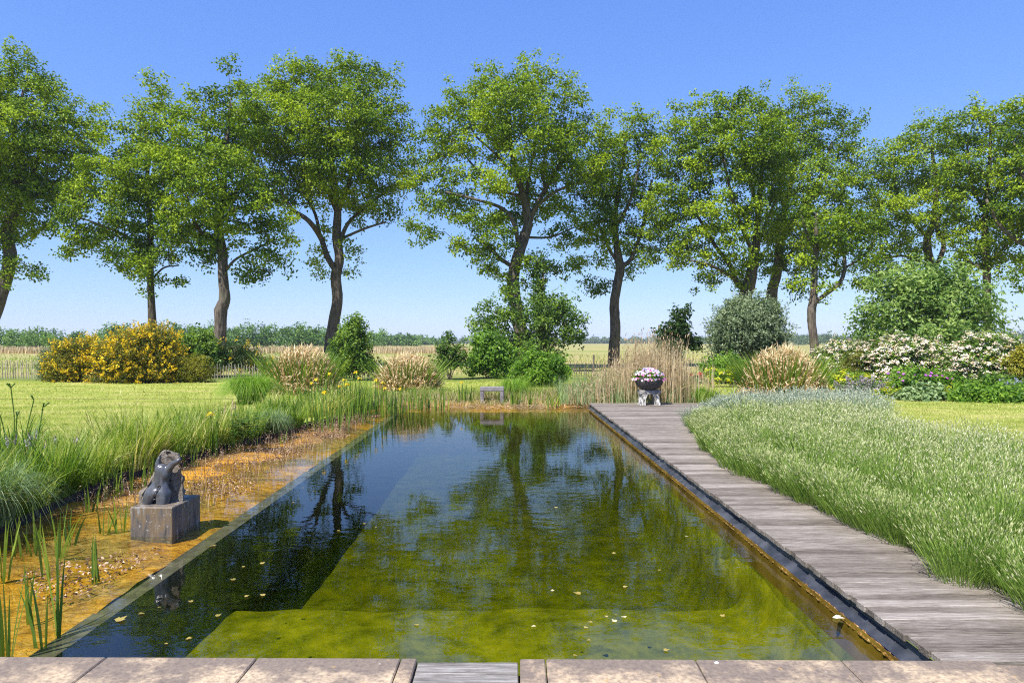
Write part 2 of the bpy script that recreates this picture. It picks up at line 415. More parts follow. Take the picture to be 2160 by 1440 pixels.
M['bowl'] = surf('dark_bowl', lambda nt: ramp(nt, [(.3, (.03, .028, .03)), (.6, (.09, .08, .08)), (.75, (.2, .18, .17))], noise_n(nt, coords(nt, (1, 1, .6)), 16, 6, .7)).outputs[0], .75, .3, lambda nt: bump(nt, noise_n(nt, coords(nt), 40, 4), .6, .02))
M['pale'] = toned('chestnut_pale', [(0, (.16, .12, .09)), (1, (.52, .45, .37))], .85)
M['wire'] = surf('fence_wire', lambda nt: (.12, .11, .1), .5)
M['post'] = surf('fence_post', bark_col((.05, .04, .03), (.2, .17, .14), 3), .9)
M['timber'] = surf('dark_edging', lambda nt: ramp(nt, [(.3, (.015, .013, .012)), (.7, (.06, .05, .045))], noise_n(nt, coords(nt, (1, 1, 6)), 4, 5)).outputs[0], .8)
# ------------------------------------------------------------------ setting: ground, lawn, pool, water
def xl(y): return -2.60 - .018*(y-3.5)
def xr(y): return 2.156 - .008*(y-3.44)
BANK = [(2.0, -4.55), (4.5, -4.6), (6.18, -4.63), (7.93, -4.84), (9.77, -4.75), (11.8, -4.44), (13.8, -4.0), (15.0, -3.75), (17.0, -3.7), (19.4, -3.7)]
def bankx(y):
    return np.interp(y, [b[0] for b in BANK], [b[1] for b in BANK])

mb = MB()
ys = [-600, 2.0, 3.0, 4.5, 6.18, 7.93, 9.77, 11.8, 13.8, 15, 17, 19.4, 40, 100, 300, 9000]
for a, b in zip(ys[:-1], ys[1:]):
    if 3.0 <= a and b <= 19.4:
        mb.add([(-4000, a, -.03), (bankx(a), a, -.03), (bankx(b), b, -.03), (-4000, b, -.03)], [(0, 1, 2, 3)])
        mb.add([(2.16, a, -.03), (4000, a, -.03), (4000, b, -.03), (2.16, b, -.03)], [(0, 1, 2, 3)])
    else:
        mb.add([(-4000, a, -.03), (4000, a, -.03), (4000, b, -.03), (-4000, b, -.03)], [(0, 1, 2, 3)])
tag(mb.build('ground', M['ground']), kind='structure')
mb = MB()
def sheet(mb, xa, xb, ya, yb, z): mb.add([(xa, ya, z), (xb, ya, z), (xb, yb, z), (xa, yb, z)], [(0, 1, 2, 3)])
for (a, xa), (b, xb) in zip(BANK[:-1], BANK[1:]):
    mb.add([(-60, a, -.004), (xa-.12, a, -.004), (xb-.12, b, -.004), (-60, b, -.004)], [(0, 1, 2, 3)])
sheet(mb, -60, 5.5, 19.55, 28.3, -.004)
sheet(mb, 5.52, 60, 2.0, 29, -.004)
tag(mb.build('lawn', M['lawn']), kind='structure')
mb = MB(); sheet(mb, -12, 14, -8, 3.04, -.012)
tag(mb.build('terrace', M['terrace']), kind='structure')

# pond bed of the planting shelf
def grid(mb, xs, ys, zf, tone=.5):
    X, Y = np.meshgrid(xs, ys); Z = zf(X, Y)
    nx, ny = len(xs), len(ys)
    i = np.arange(nx*ny).reshape(ny, nx)
    q = np.stack([i[:-1, :-1], i[:-1, 1:], i[1:, 1:], i[1:, :-1]], -1).reshape(-1, 4)
    mb.add(np.stack([X, Y, Z], -1).reshape(-1, 3), q, tone)
def bedz(X, Y):
    b = bankx(Y); w = np.clip((X-b)/(xl(Y)-b), 0, 1)
    n = nz(np.stack([X.ravel(), Y.ravel(), 0*X.ravel()], 1), 1.3).reshape(X.shape)
    n2 = nz(np.stack([X.ravel(), Y.ravel(), 0*X.ravel()], 1), 6.0).reshape(X.shape)
    far = np.clip((Y-7.2)/2.5, 0, 1)*np.clip((15.5-Y)/2, 0, 1)
    z = -.215 + .055*n + .014*n2 + .07*(1-w)**2 + far*.05*np.clip(1-abs(w-.45)*1.8, 0, 1)
    return np.where(w > .97, -.215, z)
def bedfar(X, Y):
    w = np.clip((Y-17.6)/1.6, 0, 1)
    n = nz(np.stack([X.ravel(), Y.ravel(), 0*X.ravel()], 1), 1.6).reshape(X.shape)
    return -.22 + .05*n + .16*w**1.3
mb = MB()
t = np.linspace(0, 1, 46); yy = np.linspace(3.0, 19.4, 220)
T_, Y_ = np.meshgrid(t, yy); X_ = bankx(Y_)-.02 + T_*(xl(Y_)-.13-bankx(Y_)+.02); Z_ = bedz(X_, Y_)
i = np.arange(T_.size).reshape(T_.shape)
mb.add(np.stack([X_, Y_, Z_], -1).reshape(-1, 3), np.stack([i[:-1, :-1], i[:-1, 1:], i[1:, 1:], i[1:, :-1]], -1).reshape(-1, 4))
grid(mb, np.linspace(-2.98, 2.16, 80), np.linspace(17.55, 19.42, 30), bedfar)
tag(mb.build('pond_bed', M['bed'], smooth=True), kind='structure')

def strip(mb, pa, pb, tone=.5):
    pa, pb = np.array(pa), np.array(pb); n = len(pa); i = np.arange(n-1)
    mb.add(np.vstack([pa, pb]), np.stack([i, i+1, n+i+1, n+i], 1), tone)
yy = np.linspace(2.9, 17.55, 60)
def line(f, z, off=0.0): return [(f(y)+off, y, z if not callable(z) else z(y)) for y in yy]
mb = MB()
DZ = -1.22
def floorz(X, Y):
    P3 = np.stack([X.ravel(), Y.ravel(), 0*X.ravel()], 1)
    st = 1/(1+np.exp(-(Y-6.15-.015*np.sin(X*2.1)-.012*np.sin(X*7.3+1))/.06))
    z = -.72+(DZ+.72)*st-.05*np.clip((Y-6.3)/6, 0, 1)
    e = np.clip((xr(Y)-.06-X)/.22, 0, 1)
    z = z+(-.34-z)*(1-np.sqrt(np.clip(1-(1-e)**2, 0, 1)))*.92
    return z+(.03*nz(P3, .9)+.012*nz(P3, 3.1)).reshape(X.shape)
fx = np.concatenate([np.linspace(-2.9, 1.2, 60), np.linspace(1.25, 2.14, 30)]); fy = np.concatenate([np.linspace(2.9, 5.9, 40), np.linspace(5.95, 6.4, 24), np.linspace(6.5, 17.6, 110)])
grid(mb, fx, fy, floorz)
strip(mb, line(xr, -.34, -.05), line(xr, -1.5, -.12))
tag(mb.build('pool_floor', M['algae'], smooth=True), kind='structure')
mb = MB()
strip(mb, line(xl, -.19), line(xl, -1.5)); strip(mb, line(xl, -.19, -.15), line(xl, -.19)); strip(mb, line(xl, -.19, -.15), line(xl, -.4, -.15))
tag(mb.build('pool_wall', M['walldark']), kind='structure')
mb = MB()
strip(mb, line(xr, WZ+.02, -.045), line(xr, -.34, -.05))
mb.add([(-2.95, 17.55, -.2), (2.1, 17.55, -.2), (2.1, 17.55, -1.5), (-2.95, 17.55, -1.5)], [(0, 1, 2, 3)])
mb.add([(-5, 3.42, -.06), (2.2, 3.4, -.06), (2.2, 3.4, -1.5), (-5, 3.42, -1.5)], [(0, 1, 2, 3)])
tag(mb.build('pool_side_wall', M['wallbrown']), kind='structure')
mb = MB()
yyl = np.linspace(3.42, 17.98, 220)
wob = lambda y, s: .008*np.sin(y*3.1+s) + .004*np.sin(y*9.7+s)
strip(mb, [(xr(y)+.05, y, -.045) for y in yyl], [(xr(y)+.035+wob(y, 0), y, -.09) for y in yyl])
strip(mb, [(xr(y)+.035+wob(y, 0), y, -.09) for y in yyl], [(xr(y)-.035+wob(y, 1)*.6, y, WZ+.012+wob(y, 2)*.5) for y in yyl])
mb.add([(2.04, 17.98, -.03), (5.5, 17.98, -.03), (5.5, 17.98, -.4), (2.04, 17.98, -.4)], [(0, 1, 2, 3)])
tag(mb.build('pool_liner', M['liner']), kind='structure')
mb = MB()
yyc = np.linspace(3.42, 17.9, 500)
strip(mb, [(xr(y)-.03+.004*R.normal(), y, WZ+.014+.004*R.normal()) for y in yyc], [(xr(y)-.05+.004*R.normal(), y, WZ-.01) for y in yyc])
tag(mb.build('lime_crust_line', M['crust']), kind='structure')
mb = MB()
box(mb, -5.2, 2.2, 2.9, 19.5, -1.7, WZ)
tag(mb.build('water', M['water']), kind='structure')

# bank edging timber
mb = MB()
yb = np.linspace(3.0, 19.3, 60)
for k in range(len(yb)-1):
    a, b = yb[k], yb[k+1]; xa, xb = bankx(a), bankx(b)
    mb.add([(xa-.05, a, -.02), (xb-.05, b, -.02), (xb, b, -.02), (xa, a, -.02), (xa-.05, a, -.4), (xb-.05, b, -.4), (xb, b, -.4), (xa, a, -.4)],
           [(0, 3, 2, 1), (3, 7, 6, 2), (0, 1, 5, 4)])
mb.add([(-3.75, 19.42, 0), (2.2, 19.42, 0), (2.2, 19.42, -.5), (-3.75, 19.42, -.5)], [(0, 1, 2, 3)])
e = mb.build('bank_edging', M['timber'])
tag(e, 'dark sunken timber edging holding the long grass bank above the orange shallows', 'edging')

# ------------------------------------------------------------------ coping slabs and step
def yed(x): return 3.46 - .009*x
def slab(x0, x1, label, tone, dz=0.0, depth=.43, name='coping_stone', m='stone', shift=0.0):
    mb = MB(); yc = yed((x0+x1)/2)+shift
    bm_n = 14
    box(mb, x0+.003, x1-.003, yc-depth, yc, -.06+dz, 0.0+dz, tone, bev=.006, rot=-.009)
    return mb.build(name, M[m], origin=((x0+x1)/2, yc-depth/2, -.06+dz))
g = 'coping slabs along the pool'
for x0, x1, lab, tn in [
    (-3.75, -2.98, 'pinkish coping slab at the far left under the orange shallows', .4),
    (-2.98, -2.066, 'coping slab with orange lichen below the dark wall end of the pool', .5),
    (-2.066, -1.297, 'long grey-stained coping slab below the dark shadowed pool corner', .6),
    (-1.297, -.565, 'coping slab with a pale worn front, left of the narrow stone', .75),
    (-.565, -.48, 'narrow stone block left of the grey wooden step', .25),
    (.036, .168, 'narrow stone block right of the grey wooden step', .2),
    (.168, .925, 'coping slab with white lichen dots beside the narrow block right of the step', .45),
    (.925, 1.658, 'dark-blotched coping slab in front of the sky reflection', .45),
    (1.658, 2.415, 'end coping slab with one big white spot below the deck corner', .55)]:
    tag(slab(x0, x1, lab, tn), lab, 'paving slab', g)
tag(slab(2.425, 3.6, '', .7, -.012, .4, shift=-.02), 'lower pale coping slab past the end slab, at the deck foot', 'paving slab', g)
mb = MB()
for k in range(3):
    y1 = yed(-.2)-.012-k*.125
    box(mb, -.474, .03, y1-.119, y1, -.05, -.014-.002*k, R.random(), bev=.004)
st = mb.build('wooden_step', M['step'], origin=(-.22, 3.3, -.05))
tag(st, 'short grey weathered wooden step set between two narrow coping stones', 'step')

# ------------------------------------------------------------------ deck
mb = MB()
y = 3.435; 
while y < 17.97:
    w = .0975
    x0 = xr(y) + R.normal()*.006
    box(mb, x0, 5.5, y, y+w, -.042, R.normal()*.0015, R.random(), bev=.004, rot=R.normal()*.0006, piv=(3.8, y+w/2))
    y += w+.0045
dk = mb.build('wooden_deck', M['deck'], origin=(3.8, 10, -.03))
tag(dk, 'long weathered grey-brown plank walkway along the pool edge', 'deck')

# ------------------------------------------------------------------ sculpture
import bmesh
def remeshed(name, parts, voxel, smooth_it, matl, disp=None):
    bm = bmesh.new()
    for pr in parts:
        if pr[0] == 'ball':
            _, c, r = pr
            res = bmesh.ops.create_icosphere(bm, subdivisions=3, radius=1.0)
            for v in res['verts']: v.co = Vector((c[0]+v.co.x*r[0], c[1]+v.co.y*r[1], c[2]+v.co.z*r[2]))
        else:
            _, pts, rad = pr
            for (p, q, ra, rb) in zip(pts[:-1], pts[1:], rad[:-1], rad[1:]):
                for s in np.linspace(0, 1, 9):
                    c = np.array(p)*(1-s)+np.array(q)*s; r = ra*(1-s)+rb*s
                    res = bmesh.ops.create_icosphere(bm, subdivisions=2, radius=1.0)
                    for v in res['verts']: v.co = Vector(c) + v.co*r
    me = bpy.data.meshes.new(name); bm.to_mesh(me); bm.free()
    ob = bpy.data.objects.new(name, me); C.objects.link(ob)
    m = ob.modifiers.new('r', 'REMESH'); m.mode = 'VOXEL'; m.voxel_size = voxel
    if smooth_it:
        s = ob.modifiers.new('s', 'SMOOTH'); s.iterations = smooth_it; s.factor = .5
    dg = bpy.context.evaluated_depsgraph_get()
    me2 = bpy.data.meshes.new_from_object(ob.evaluated_get(dg)); ob.modifiers.clear(); ob.data = me2; me2.name = name
    if disp:
        for v in me2.vertices:
            v.co += v.normal*disp(v.co)
    me2.materials.clear(); me2.materials.append(matl)
    for p in me2.polygons: p.use_smooth = True
    return ob

mb = MB()
box(mb, -3.436, -3.05, 6.15, 6.67, -.24, .115, .5, bev=.006, rot=-.03)
pl = mb.build('plinth', M['plinth'], origin=(-3.243, 6.41, -.24))
tag(pl, 'square stained concrete block standing in the orange shallow water under the carving', 'plinth')
def S(px, py, dy=0.0):
    d = 6.36+dy
    return np.array([(px-1080)/F*d, d, ZC-(py-HY)/F*d])
sc = empty('carved_sculpture', (-3.24, 6.4, .115), 'polished black nude torso carved out of a rough grey rock on the concrete block', 'sculpture')
def rel(p): return tuple(np.array(p)-np.array((-3.24, 6.4, .115)))
sil = [(294, 1062), (298, 1042), (309, 1026), (318, 1014), (326, 1000), (331, 982), (335, 966), (339, 954), (348, 949), (360, 952), (374, 957), (379, 964), (377, 976), (381, 990), (385, 1006), (383, 1022), (388, 1036), (385, 1062)]
bm = bmesh.new()
fr_ = [bm.verts.new(rel(S(px, py, .0+.03*random.random()))) for px, py in sil]
ce_ = [342, 1020]
md_ = [bm.verts.new(rel(S(px+(px-ce_[0])*.05, py if py > 1050 else py-2, .1))) for px, py in sil]
bk_ = [bm.verts.new(rel(S(px-(px-ce_[0])*.25, py+(6 if py < 1050 else 0), .23))) for px, py in sil]
for A_, B_ in ((fr_, md_), (md_, bk_)):
    for q in range(len(sil)):
        r_ = (q+1) % len(sil); bm.faces.new((A_[q], A_[r_], B_[r_], B_[q]))
bm.faces.new(fr_[::-1]); bm.faces.new(bk_)
bmesh.ops.triangulate(bm, faces=bm.faces[:])
bmesh.ops.subdivide_edges(bm, edges=bm.edges[:], cuts=3, use_grid_fill=True)
bmesh.ops.triangulate(bm, faces=bm.faces[:])
bmesh.ops.recalc_face_normals(bm, faces=bm.faces[:]); bm.normal_update()
for v in bm.verts:
    f_ = noise.noise(v.co*11)*.022+abs(noise.noise(v.co*26))*.016-.004
    if noise.noise(v.co*6+Vector((5, 5, 5))) > .15: f_ -= .018
    v.co += v.normal*f_
me = bpy.data.meshes.new('rough_rock'); bm.to_mesh(me); bm.free(); me.materials.append(M['rock'])
rock = bpy.data.objects.new('rough_rock', me); C.objects.link(rock); rock.parent = sc
ts = [('cap', [rel(S(316, 1058, -.03)), rel(S(323, 1042, -.02)), rel(S(337, 1020, .0))], [.048, .062, .048]),
      ('cap', [rel(S(347, 1060, -.035)), rel(S(349, 1040, -.02)), rel(S(347, 1020, .0))], [.056, .060, .046]),
      ('cap', [rel(S(343, 1022, .0)), rel(S(344, 1005, .0)), rel(S(346, 990, .01))], [.058, .052, .058]),
      ('cap', [rel(S(335, 1010, .01)), rel(S(339, 990, .01))], [.03, .036]), ('cap', [rel(S(352, 1010, .01)), rel(S(355, 990, .01))], [.034, .036]),
      ('cap', [rel(S(338, 992, .005)), rel(S(336, 978, .0)), rel(S(339, 965, .0))], [.034, .024, .016]),
      ('cap', [rel(S(356, 992, .005)), rel(S(367, 978, .0)), rel(S(379, 971, -.01)), rel(S(381, 969, -.01))], [.036, .028, .024, .02]),
      ('cap', [rel(S(347, 990, .005)), rel(S(350, 981, .005))], [.034, .02])]
def tdisp(co):
    # spine and buttock creases
    d = 0.0
    a, b = np.array(rel(S(346, 1024))), np.array(rel(S(332, 1060)))
    p = np.array(co); ab = b-a; s = np.clip(((p-a)*np.array([1, 0, 1])).dot(ab)/(ab[0]**2+ab[2]**2), 0, 1)
    q = a+ab*s; dist = math.hypot(p[0]-q[0], p[2]-q[2]); d -= .02*math.exp(-(dist/.008)**2)
    a, b = np.array(rel(S(346, 1022))), np.array(rel(S(347, 985))); ab = b-a
    s = np.clip(((p-a)*np.array([1, 0, 1])).dot(ab)/(ab[0]**2+ab[2]**2), 0, 1); q = a+ab*s
    dist = math.hypot(p[0]-q[0], p[2]-q[2]); d -= .006*math.exp(-(dist/.012)**2)
    return d
ts = [(a_, [tuple(np.array(c_)+np.array([0, -.03, 0])) for c_ in p_], [r_*1.08 for r_ in q_]) for a_, p_, q_ in ts]
ts += [('ball', rel(S(345, 1000, -.02)), (.072, .06, .085)), ('ball', rel(S(337, 1040, -.04)), (.112, .075, .07)), ('ball', rel(S(343, 1017, -.02)), (.066, .055, .08))]
torso = remeshed('torso', ts, .006, 12, M['polished'], tdisp); torso.parent = sc
torso['label'] = 'smooth polished black torso seen from behind with raised arms'

# ------------------------------------------------------------------ small concrete stool at the far bank
o = G(1038, 855, -.16)
st = empty('concrete_bench', tuple(o), 'small grey concrete bench standing in the shallows at the far end of the pool', 'bench')
def part(fn, name, m, parent, **kw):
    mb = MB(); fn(mb); return mb.build(name, M[m], parent, tuple(parent.location), **kw)
part(lambda b: box(b, o[0]-.33, o[0]+.33, o[1]-.18, o[1]+.2, o[2]+.41, o[2]+.52, .5, bev=.01), 'seat', 'concrete', st)
for s in (-1, 1):
    part(lambda b: box(b, o[0]+s*.275-.052, o[0]+s*.275+.052, o[1]-.17, o[1]+.19, o[2]-.08, o[2]+.408, .5, bev=.01), 'leg', 'concrete', st)

# ------------------------------------------------------------------ planter stool, bowl, petunias on the deck
o = np.array([3.52, 17.55, 0.0])
so = empty('planter_stool', tuple(o), 'low white stool with flaking paint on the deck end carrying the flower bowl', 'stool')
part(lambda b: box(b, o[0]-.265, o[0]+.265, o[1]-.2, o[1]+.2, .275, .385, .5, bev=.015), 'seat', 'stooltop', so)
for s in (-1, 1):
    def leg(b, s=s):
        v = []
        for z, xo, w in ((.002, .26, .14), (.16, .235, .12), (.30, .205, .15)):
            for x, yv in ((xo-w, -.185), (xo, -.185), (xo, .185), (xo-w, .185)): v.append((o[0]+s*x, o[1]+yv-.008, z))
        q = [(L*4+i, L*4+(i+1) % 4, L*4+4+(i+1) % 4, L*4+4+i) for L in (0, 1) for i in range(4)] + [(0, 3, 2, 1), (8, 9, 10, 11)]
        b.add(v, q)
    part(leg, 'leg', 'stoolpaint', so)
def lathe(b, c, prof, n=40, tone=.5):
    a = np.linspace(0, 2*np.pi, n, endpoint=False); m = len(prof)
    v = np.array([(c[0]+r*math.cos(t), c[1]+r*math.sin(t), c[2]+z) for r, z in prof for t in a])
    i = np.arange(m-1)[:, None]*n; j = np.arange(n)[None]
    b.add(v, np.stack([i+j, i+(j+1) % n, i+n+(j+1) % n, i+n+j], -1).reshape(-1, 4), tone)
bz = .386
mb = MB(); lathe(mb, (o[0], o[1], bz), [(.0, .0), (.16, .0), (.25, .04), (.325, .12), (.365, .22), (.38, .3), (.372, .318), (.345, .318), (.335, .28), (.3, .27), (0, .27)])
bw = mb.build('planter_bowl', M['bowl'], origin=(o[0], o[1], bz), smooth=True)
tag(bw, 'wide dark weathered bowl full of petunias resting on the white stool', 'bowl')
pe = empty('petunia_plant', (o[0], o[1], bz+.27), 'mound of pink, lilac and white petunias growing in the dark bowl', 'flowers')
mb = MB(); n = 26
a = R.random(n)*2*np.pi; r = np.sqrt(R.random(n))*.36
cen = np.stack([o[0]+r*np.cos(a), o[1]+r*np.sin(a), bz+.30+.22*(1-(r/.42)**2)*R.random(n)], 1)
scatter_leaves(mb, cen, np.full(n, .12), 26, .06, .035, unit(cen-np.array([o[0], o[1], bz+.1])))
mb.build('foliage', M['bright'], pe, tuple(pe.location))
n = 300
a = R.random(n)*2*np.pi; r = R.random(n)**.6*.44
u = unit(np.stack([np.cos(a)*r/.44, np.sin(a)*r/.44, .25+1.1*(1-(r/.44)**2)], 1))
c = np.stack([o[0]+r*np.cos(a), o[1]+r*np.sin(a), bz+.33+.22*(1-(r/.44)**2)*R.uniform(.75, 1.1, n) - .08*(r > .38)], 1)
mb = MB()
hz = (c[:, 2]-bz-.3)/.24
tn = np.where(hz > .45, R.choice([.1, .3, .35, .4, .45, .5, .66], n), R.choice([.05, .12, .2, .28, .38], n))
tn = np.where((c[:, 0] < o[0]-.1) & (R.random(n) < .3), .7, tn)
flowers(mb, c, u + R.normal(size=(n, 3))*.25 + np.array([0, -.35, 0]), .03, np.repeat(tn, 1), 5)
mb.build('blossom', M['petunia'], pe, tuple(pe.location))
# ------------------------------------------------------------------ oaks
def poisson(pts, dmin):
    cell = {}; keep = []
    for i, p in enumerate(pts):
        k = tuple((p//dmin).astype(int)); ok = True
        for a in (-1, 0, 1):
            for b in (-1, 0, 1):
                for c in (-1, 0, 1):
                    for j in cell.get((k[0]+a, k[1]+b, k[2]+c), ()):
                        if ((pts[j]-p)**2).sum() < dmin*dmin: ok = False; break
                    if not ok: break
                if not ok: break
            if not ok: break
        if ok: cell.setdefault(k, []).append(i); keep.append(i)
    return pts[keep]

def blob_points(blobs, dens, shell=.45):
    """blobs (n,6) centre+radii -> random points, denser towards the outside"""
    out, nr = [], []
    for b in blobs:
        n = max(4, int(dens*4.19*b[3]*b[4]*b[5]))
        u = unit(R.normal(size=(n, 3))); r = (shell+(1-shell)*R.random(n)**.7)[:, None]
        out.append(b[:3]+u*r*b[3:]); nr.append(u)
    p = np.vstack(out); nr = np.vstack(nr); i = R.permutation(len(p))
    return p[i], nr[i]

def skeleton(mb, trunk, limbs, targets, r_tip=.014, seg=.7, pull=.28):
    """trunk/limbs: lists of (pts, radii); targets attached to the nearest branch, radii from the pipe model"""
    pos, par, pl, fix = [], [], [], []
    chains = []
    def addchain(pts, rads, parent):
        ids = [] if parent is None else [parent]
        for k, p in enumerate(pts):
            pi = ids[-1] if ids else -1
            pos.append(np.array(p)); par.append(pi); pl.append(0 if pi < 0 else pl[pi]+np.linalg.norm(pos[pi]-p)); fix.append(rads[k] if rads is not None else 0)
            ids.append(len(pos)-1)
        chains.append(ids); return ids
    tp, tr = trunk
    addchain(tp, tr, None)
    for lp, lr in limbs:
        A = np.array(pos); j = int(np.argmin(((A-lp[0])**2).sum(1)))
        addchain(lp[1:], lr[1:], j)
    base = np.array(pos); zt = tp[:, 2].max()
    minz = tp[0][2] + (zt-tp[0][2])*.38
    d0 = np.array([np.sqrt(((base-t)**2).sum(1)).min() for t in targets])
    for ti in np.argsort(d0):
        t = targets[ti]; A = np.array(pos)
        d = np.sqrt(((A-t)**2).sum(1)); cost = d + pull*np.array(pl)*.5 + np.where(A[:, 2] > t[2]+.3, .8*(A[:, 2]-t[2]), 0) + np.where(A[:, 2] < minz, 6, 0)
        j = int(np.argmin(cost)); a = A[j]; L = d[j]
        if L < .15: continue
        n = max(1, int(L/seg)); side = unit(R.normal(size=3))*L*.10; bow = np.array([0, 0, 1.])*L*R.uniform(-.06, .14)
        pts = []
        for k in range(1, n+1):
            s = k/n; w = math.sin(math.pi*s)
            pts.append(a*(1-s)+t*s+(side+bow)*w + (R.normal(size=3)*.05*seg if k < n else 0))
        addchain(pts, None, j)
    n = len(pos); rr = np.zeros(n); acc = np.zeros(n); e = 2.3
    kids = np.zeros(n, int)
    for i in range(n):
        if par[i] >= 0: kids[par[i]] += 1
    for i in range(n-1, -1, -1):
        if kids[i] == 0: acc[i] += r_tip**e
        if par[i] >= 0: acc[par[i]] += acc[i]
    rr = np.maximum(acc**(1/e), 0); rr = np.where(np.array(fix) > 0, np.array(fix), np.minimum(rr, .16))
    for ci, ids in enumerate(chains):
        if len(ids) < 2: continue
        p = np.array([pos[i] for i in ids]); r = np.array([rr[i] for i in ids])
        if ci > 0: r[0] = min(r[0], r[1]*1.25)
        if ci > len(limbs):
            tube(mb, p, r, 5, .5)
        else:
            tube(mb, p, r, 12, .5, rough=.03)

def pxline(pts, d):
    """[(px,py,halfwidth px,depth offset)] -> smoothed world polyline and radii"""
    q = np.array([P(p[0], p[1], d+(p[3] if len(p) > 3 else 0)) for p in pts]); r = np.array([p[2]*d/F*.75 for p in pts])
    c = catmull(q, 5); rc = np.interp(np.linspace(0, 1, len(c)), np.linspace(0, 1, len(r)), r)
    return c, rc

def oak(label, d, trunk, limbs, blobs, lw=.85, per=145, ctr=.5, dmin=.72, L=.165, W=.115, leaf='oak', bark='bark', name='oak_tree', group='oaks in the row behind the garden', base=None, crad=.6, dens=3.2, holes=.31):
    tp, tr = pxline(trunk, d)
    b0 = np.array(tp[0]); b0[2] = -.04
    ob = empty(name, tuple(b0), label, 'tree', group)
    bl = np.array([[*P(b[0], b[1], d+(b[4] if len(b) > 4 else R.uniform(-1, 1))), b[2]*d/F*1.08, b[2]*d/F*.95, b[3]*d/F*1.06] for b in blobs])
    p, nr = blob_points(bl, dens)
    h = nz(p, .42, ctr*9)
    p = p[h < holes]; q = poisson(p, dmin)
    mid = bl[:, :3].mean(0)
    outw = unit(q-mid+np.array([0, 0, .3]))
    mb = MB(); skeleton(mb, (tp, tr), [(a_, b_*lw) for a_, b_ in (pxline(l, d) for l in limbs)], q)
    # root flare
    mb.build('trunk', M[bark], ob, tuple(b0), smooth=True)
    mb = MB()
    ct = np.clip(.5+.9*nz(q, .55, 3.3)+R.normal(size=len(q))*.12 + (ctr-.5), 0, 1)
    scatter_leaves(mb, q, R.uniform(.75, 1.2, len(q))*crad, per, L, W, outw, ctone=ct, spread=(1, 1, .55))
    # loose sprigs reaching past the clumps
    k = R.permutation(len(q))[:int(len(q)*.8)]
    o2 = unit(outw[k]+R.normal(size=(len(k), 3))*.6); sp_ = q[k]+o2*R.uniform(.45, 1.0, len(k))[:, None]
    scatter_leaves(mb, sp_, R.uniform(.25, .42, len(k)), 34, L, W, o2, ctone=np.clip(ct[k]+.1, 0, 1), spread=(1, 1, .8))
    mb.build('crown', M[leaf], ob, tuple(b0))
    return ob

def E(x, y, rx, ry, dz=0.0): return (x, y, rx, ry, dz)

oak('big oak with a leaning trunk cut off by the left picture edge', 42,
    [(-48, 785, 26), (-28, 700, 21), (2, 620, 17), (22, 545, 16), (14, 490, 15), (36, 425, 14), (38, 360, 10)],
    [[(36, 425, 10), (70, 370, 7), (88, 300, 5, -.6)], [(20, 520, 8), (-40, 440, 7), (-70, 340, 5)], [(38, 360, 8), (30, 280, 6), (50, 190, 4)], [(36, 430, 7), (100, 395, 5, 1), (165, 350, 4, 1)]],
    [E(30, 150, 42, 46), E(-40, 200, 90, 70), E(60, 215, 75, 62), E(20, 290, 110, 70, -1.5), E(120, 300, 70, 66), E(185, 270, 38, 42), E(215, 245, 22, 26), E(-60, 360, 110, 90), E(60, 385, 90, 60), E(150, 380, 66, 52), E(-20, 470, 70, 55), E(70, 450, 52, 36), E(40, 560, 34, 22), E(75, 575, 20, 14), E(20, 590, 18, 20), E(5, 430, 50, 50)], ctr=.56)

oak('slim dark-trunked oak rising behind the large yellow gorse', 40,
    [(326, 790, 13), (322, 690, 11), (318, 600, 9), (316, 540, 9), (317, 470, 8), (310, 390, 6), (316, 300, 4)],
    [[(316, 540, 5), (280, 505, 4), (200, 470, 3, -1), (150, 455, 2, -1)], [(317, 500, 5), (360, 460, 4), (400, 440, 3)], [(317, 455, 5), (270, 400, 4), (235, 350, 3)], [(320, 590, 4), (345, 565, 3), (375, 560, 2)]],
    [E(320, 200, 34, 34), E(318, 245, 48, 40), E(275, 300, 60, 50), E(350, 300, 55, 52), E(240, 365, 66, 52), E(320, 370, 75, 55, -1), E(215, 430, 78, 46), E(300, 445, 80, 50), E(165, 480, 44, 34), E(210, 500, 46, 34), E(150, 535, 20, 14), E(280, 525, 50, 36), E(345, 560, 58, 30), E(290, 570, 34, 24), E(355, 600, 26, 16), E(370, 480, 50, 50)], ctr=.5, bark='bark_dark')

oak('thick grey-barked oak with a swollen burr low on its trunk', 38,
    [(462, 790, 19), (463, 720, 17), (465, 690, 16), (466, 655, 17.5), (474, 630, 15), (470, 580, 13), (469, 530, 14), (460, 480, 12), (470, 420, 9), (476, 330, 6), (486, 220, 4)],
    [[(462, 500, 8), (425, 490, 6), (400, 440, 5, -1), (380, 350, 3, -1)], [(470, 440, 7), (505, 395, 5), (540, 330, 4)], [(476, 570, 5), (500, 545, 4), (550, 520, 3)], [(466, 470, 6), (500, 440, 5, -1.5), (570, 440, 3, -1.5)], [(470, 400, 6), (440, 320, 4), (430, 240, 3)]],
    [E(490, 165, 28, 34), E(470, 215, 40, 40), E(430, 215, 26, 34), E(395, 260, 34, 40), E(440, 285, 62, 52), E(500, 290, 44, 52), E(385, 350, 62, 56), E(460, 370, 80, 58, -1.5), E(535, 390, 50, 56), E(400, 440, 66, 52), E(500, 450, 80, 48, -1), E(575, 460, 40, 40), E(595, 500, 32, 32), E(430, 525, 46, 34), E(555, 545, 44, 30), E(520, 585, 22, 16), E(590, 540, 22, 24), E(385, 505, 40, 40), E(495, 530, 24, 30)], ctr=.42)

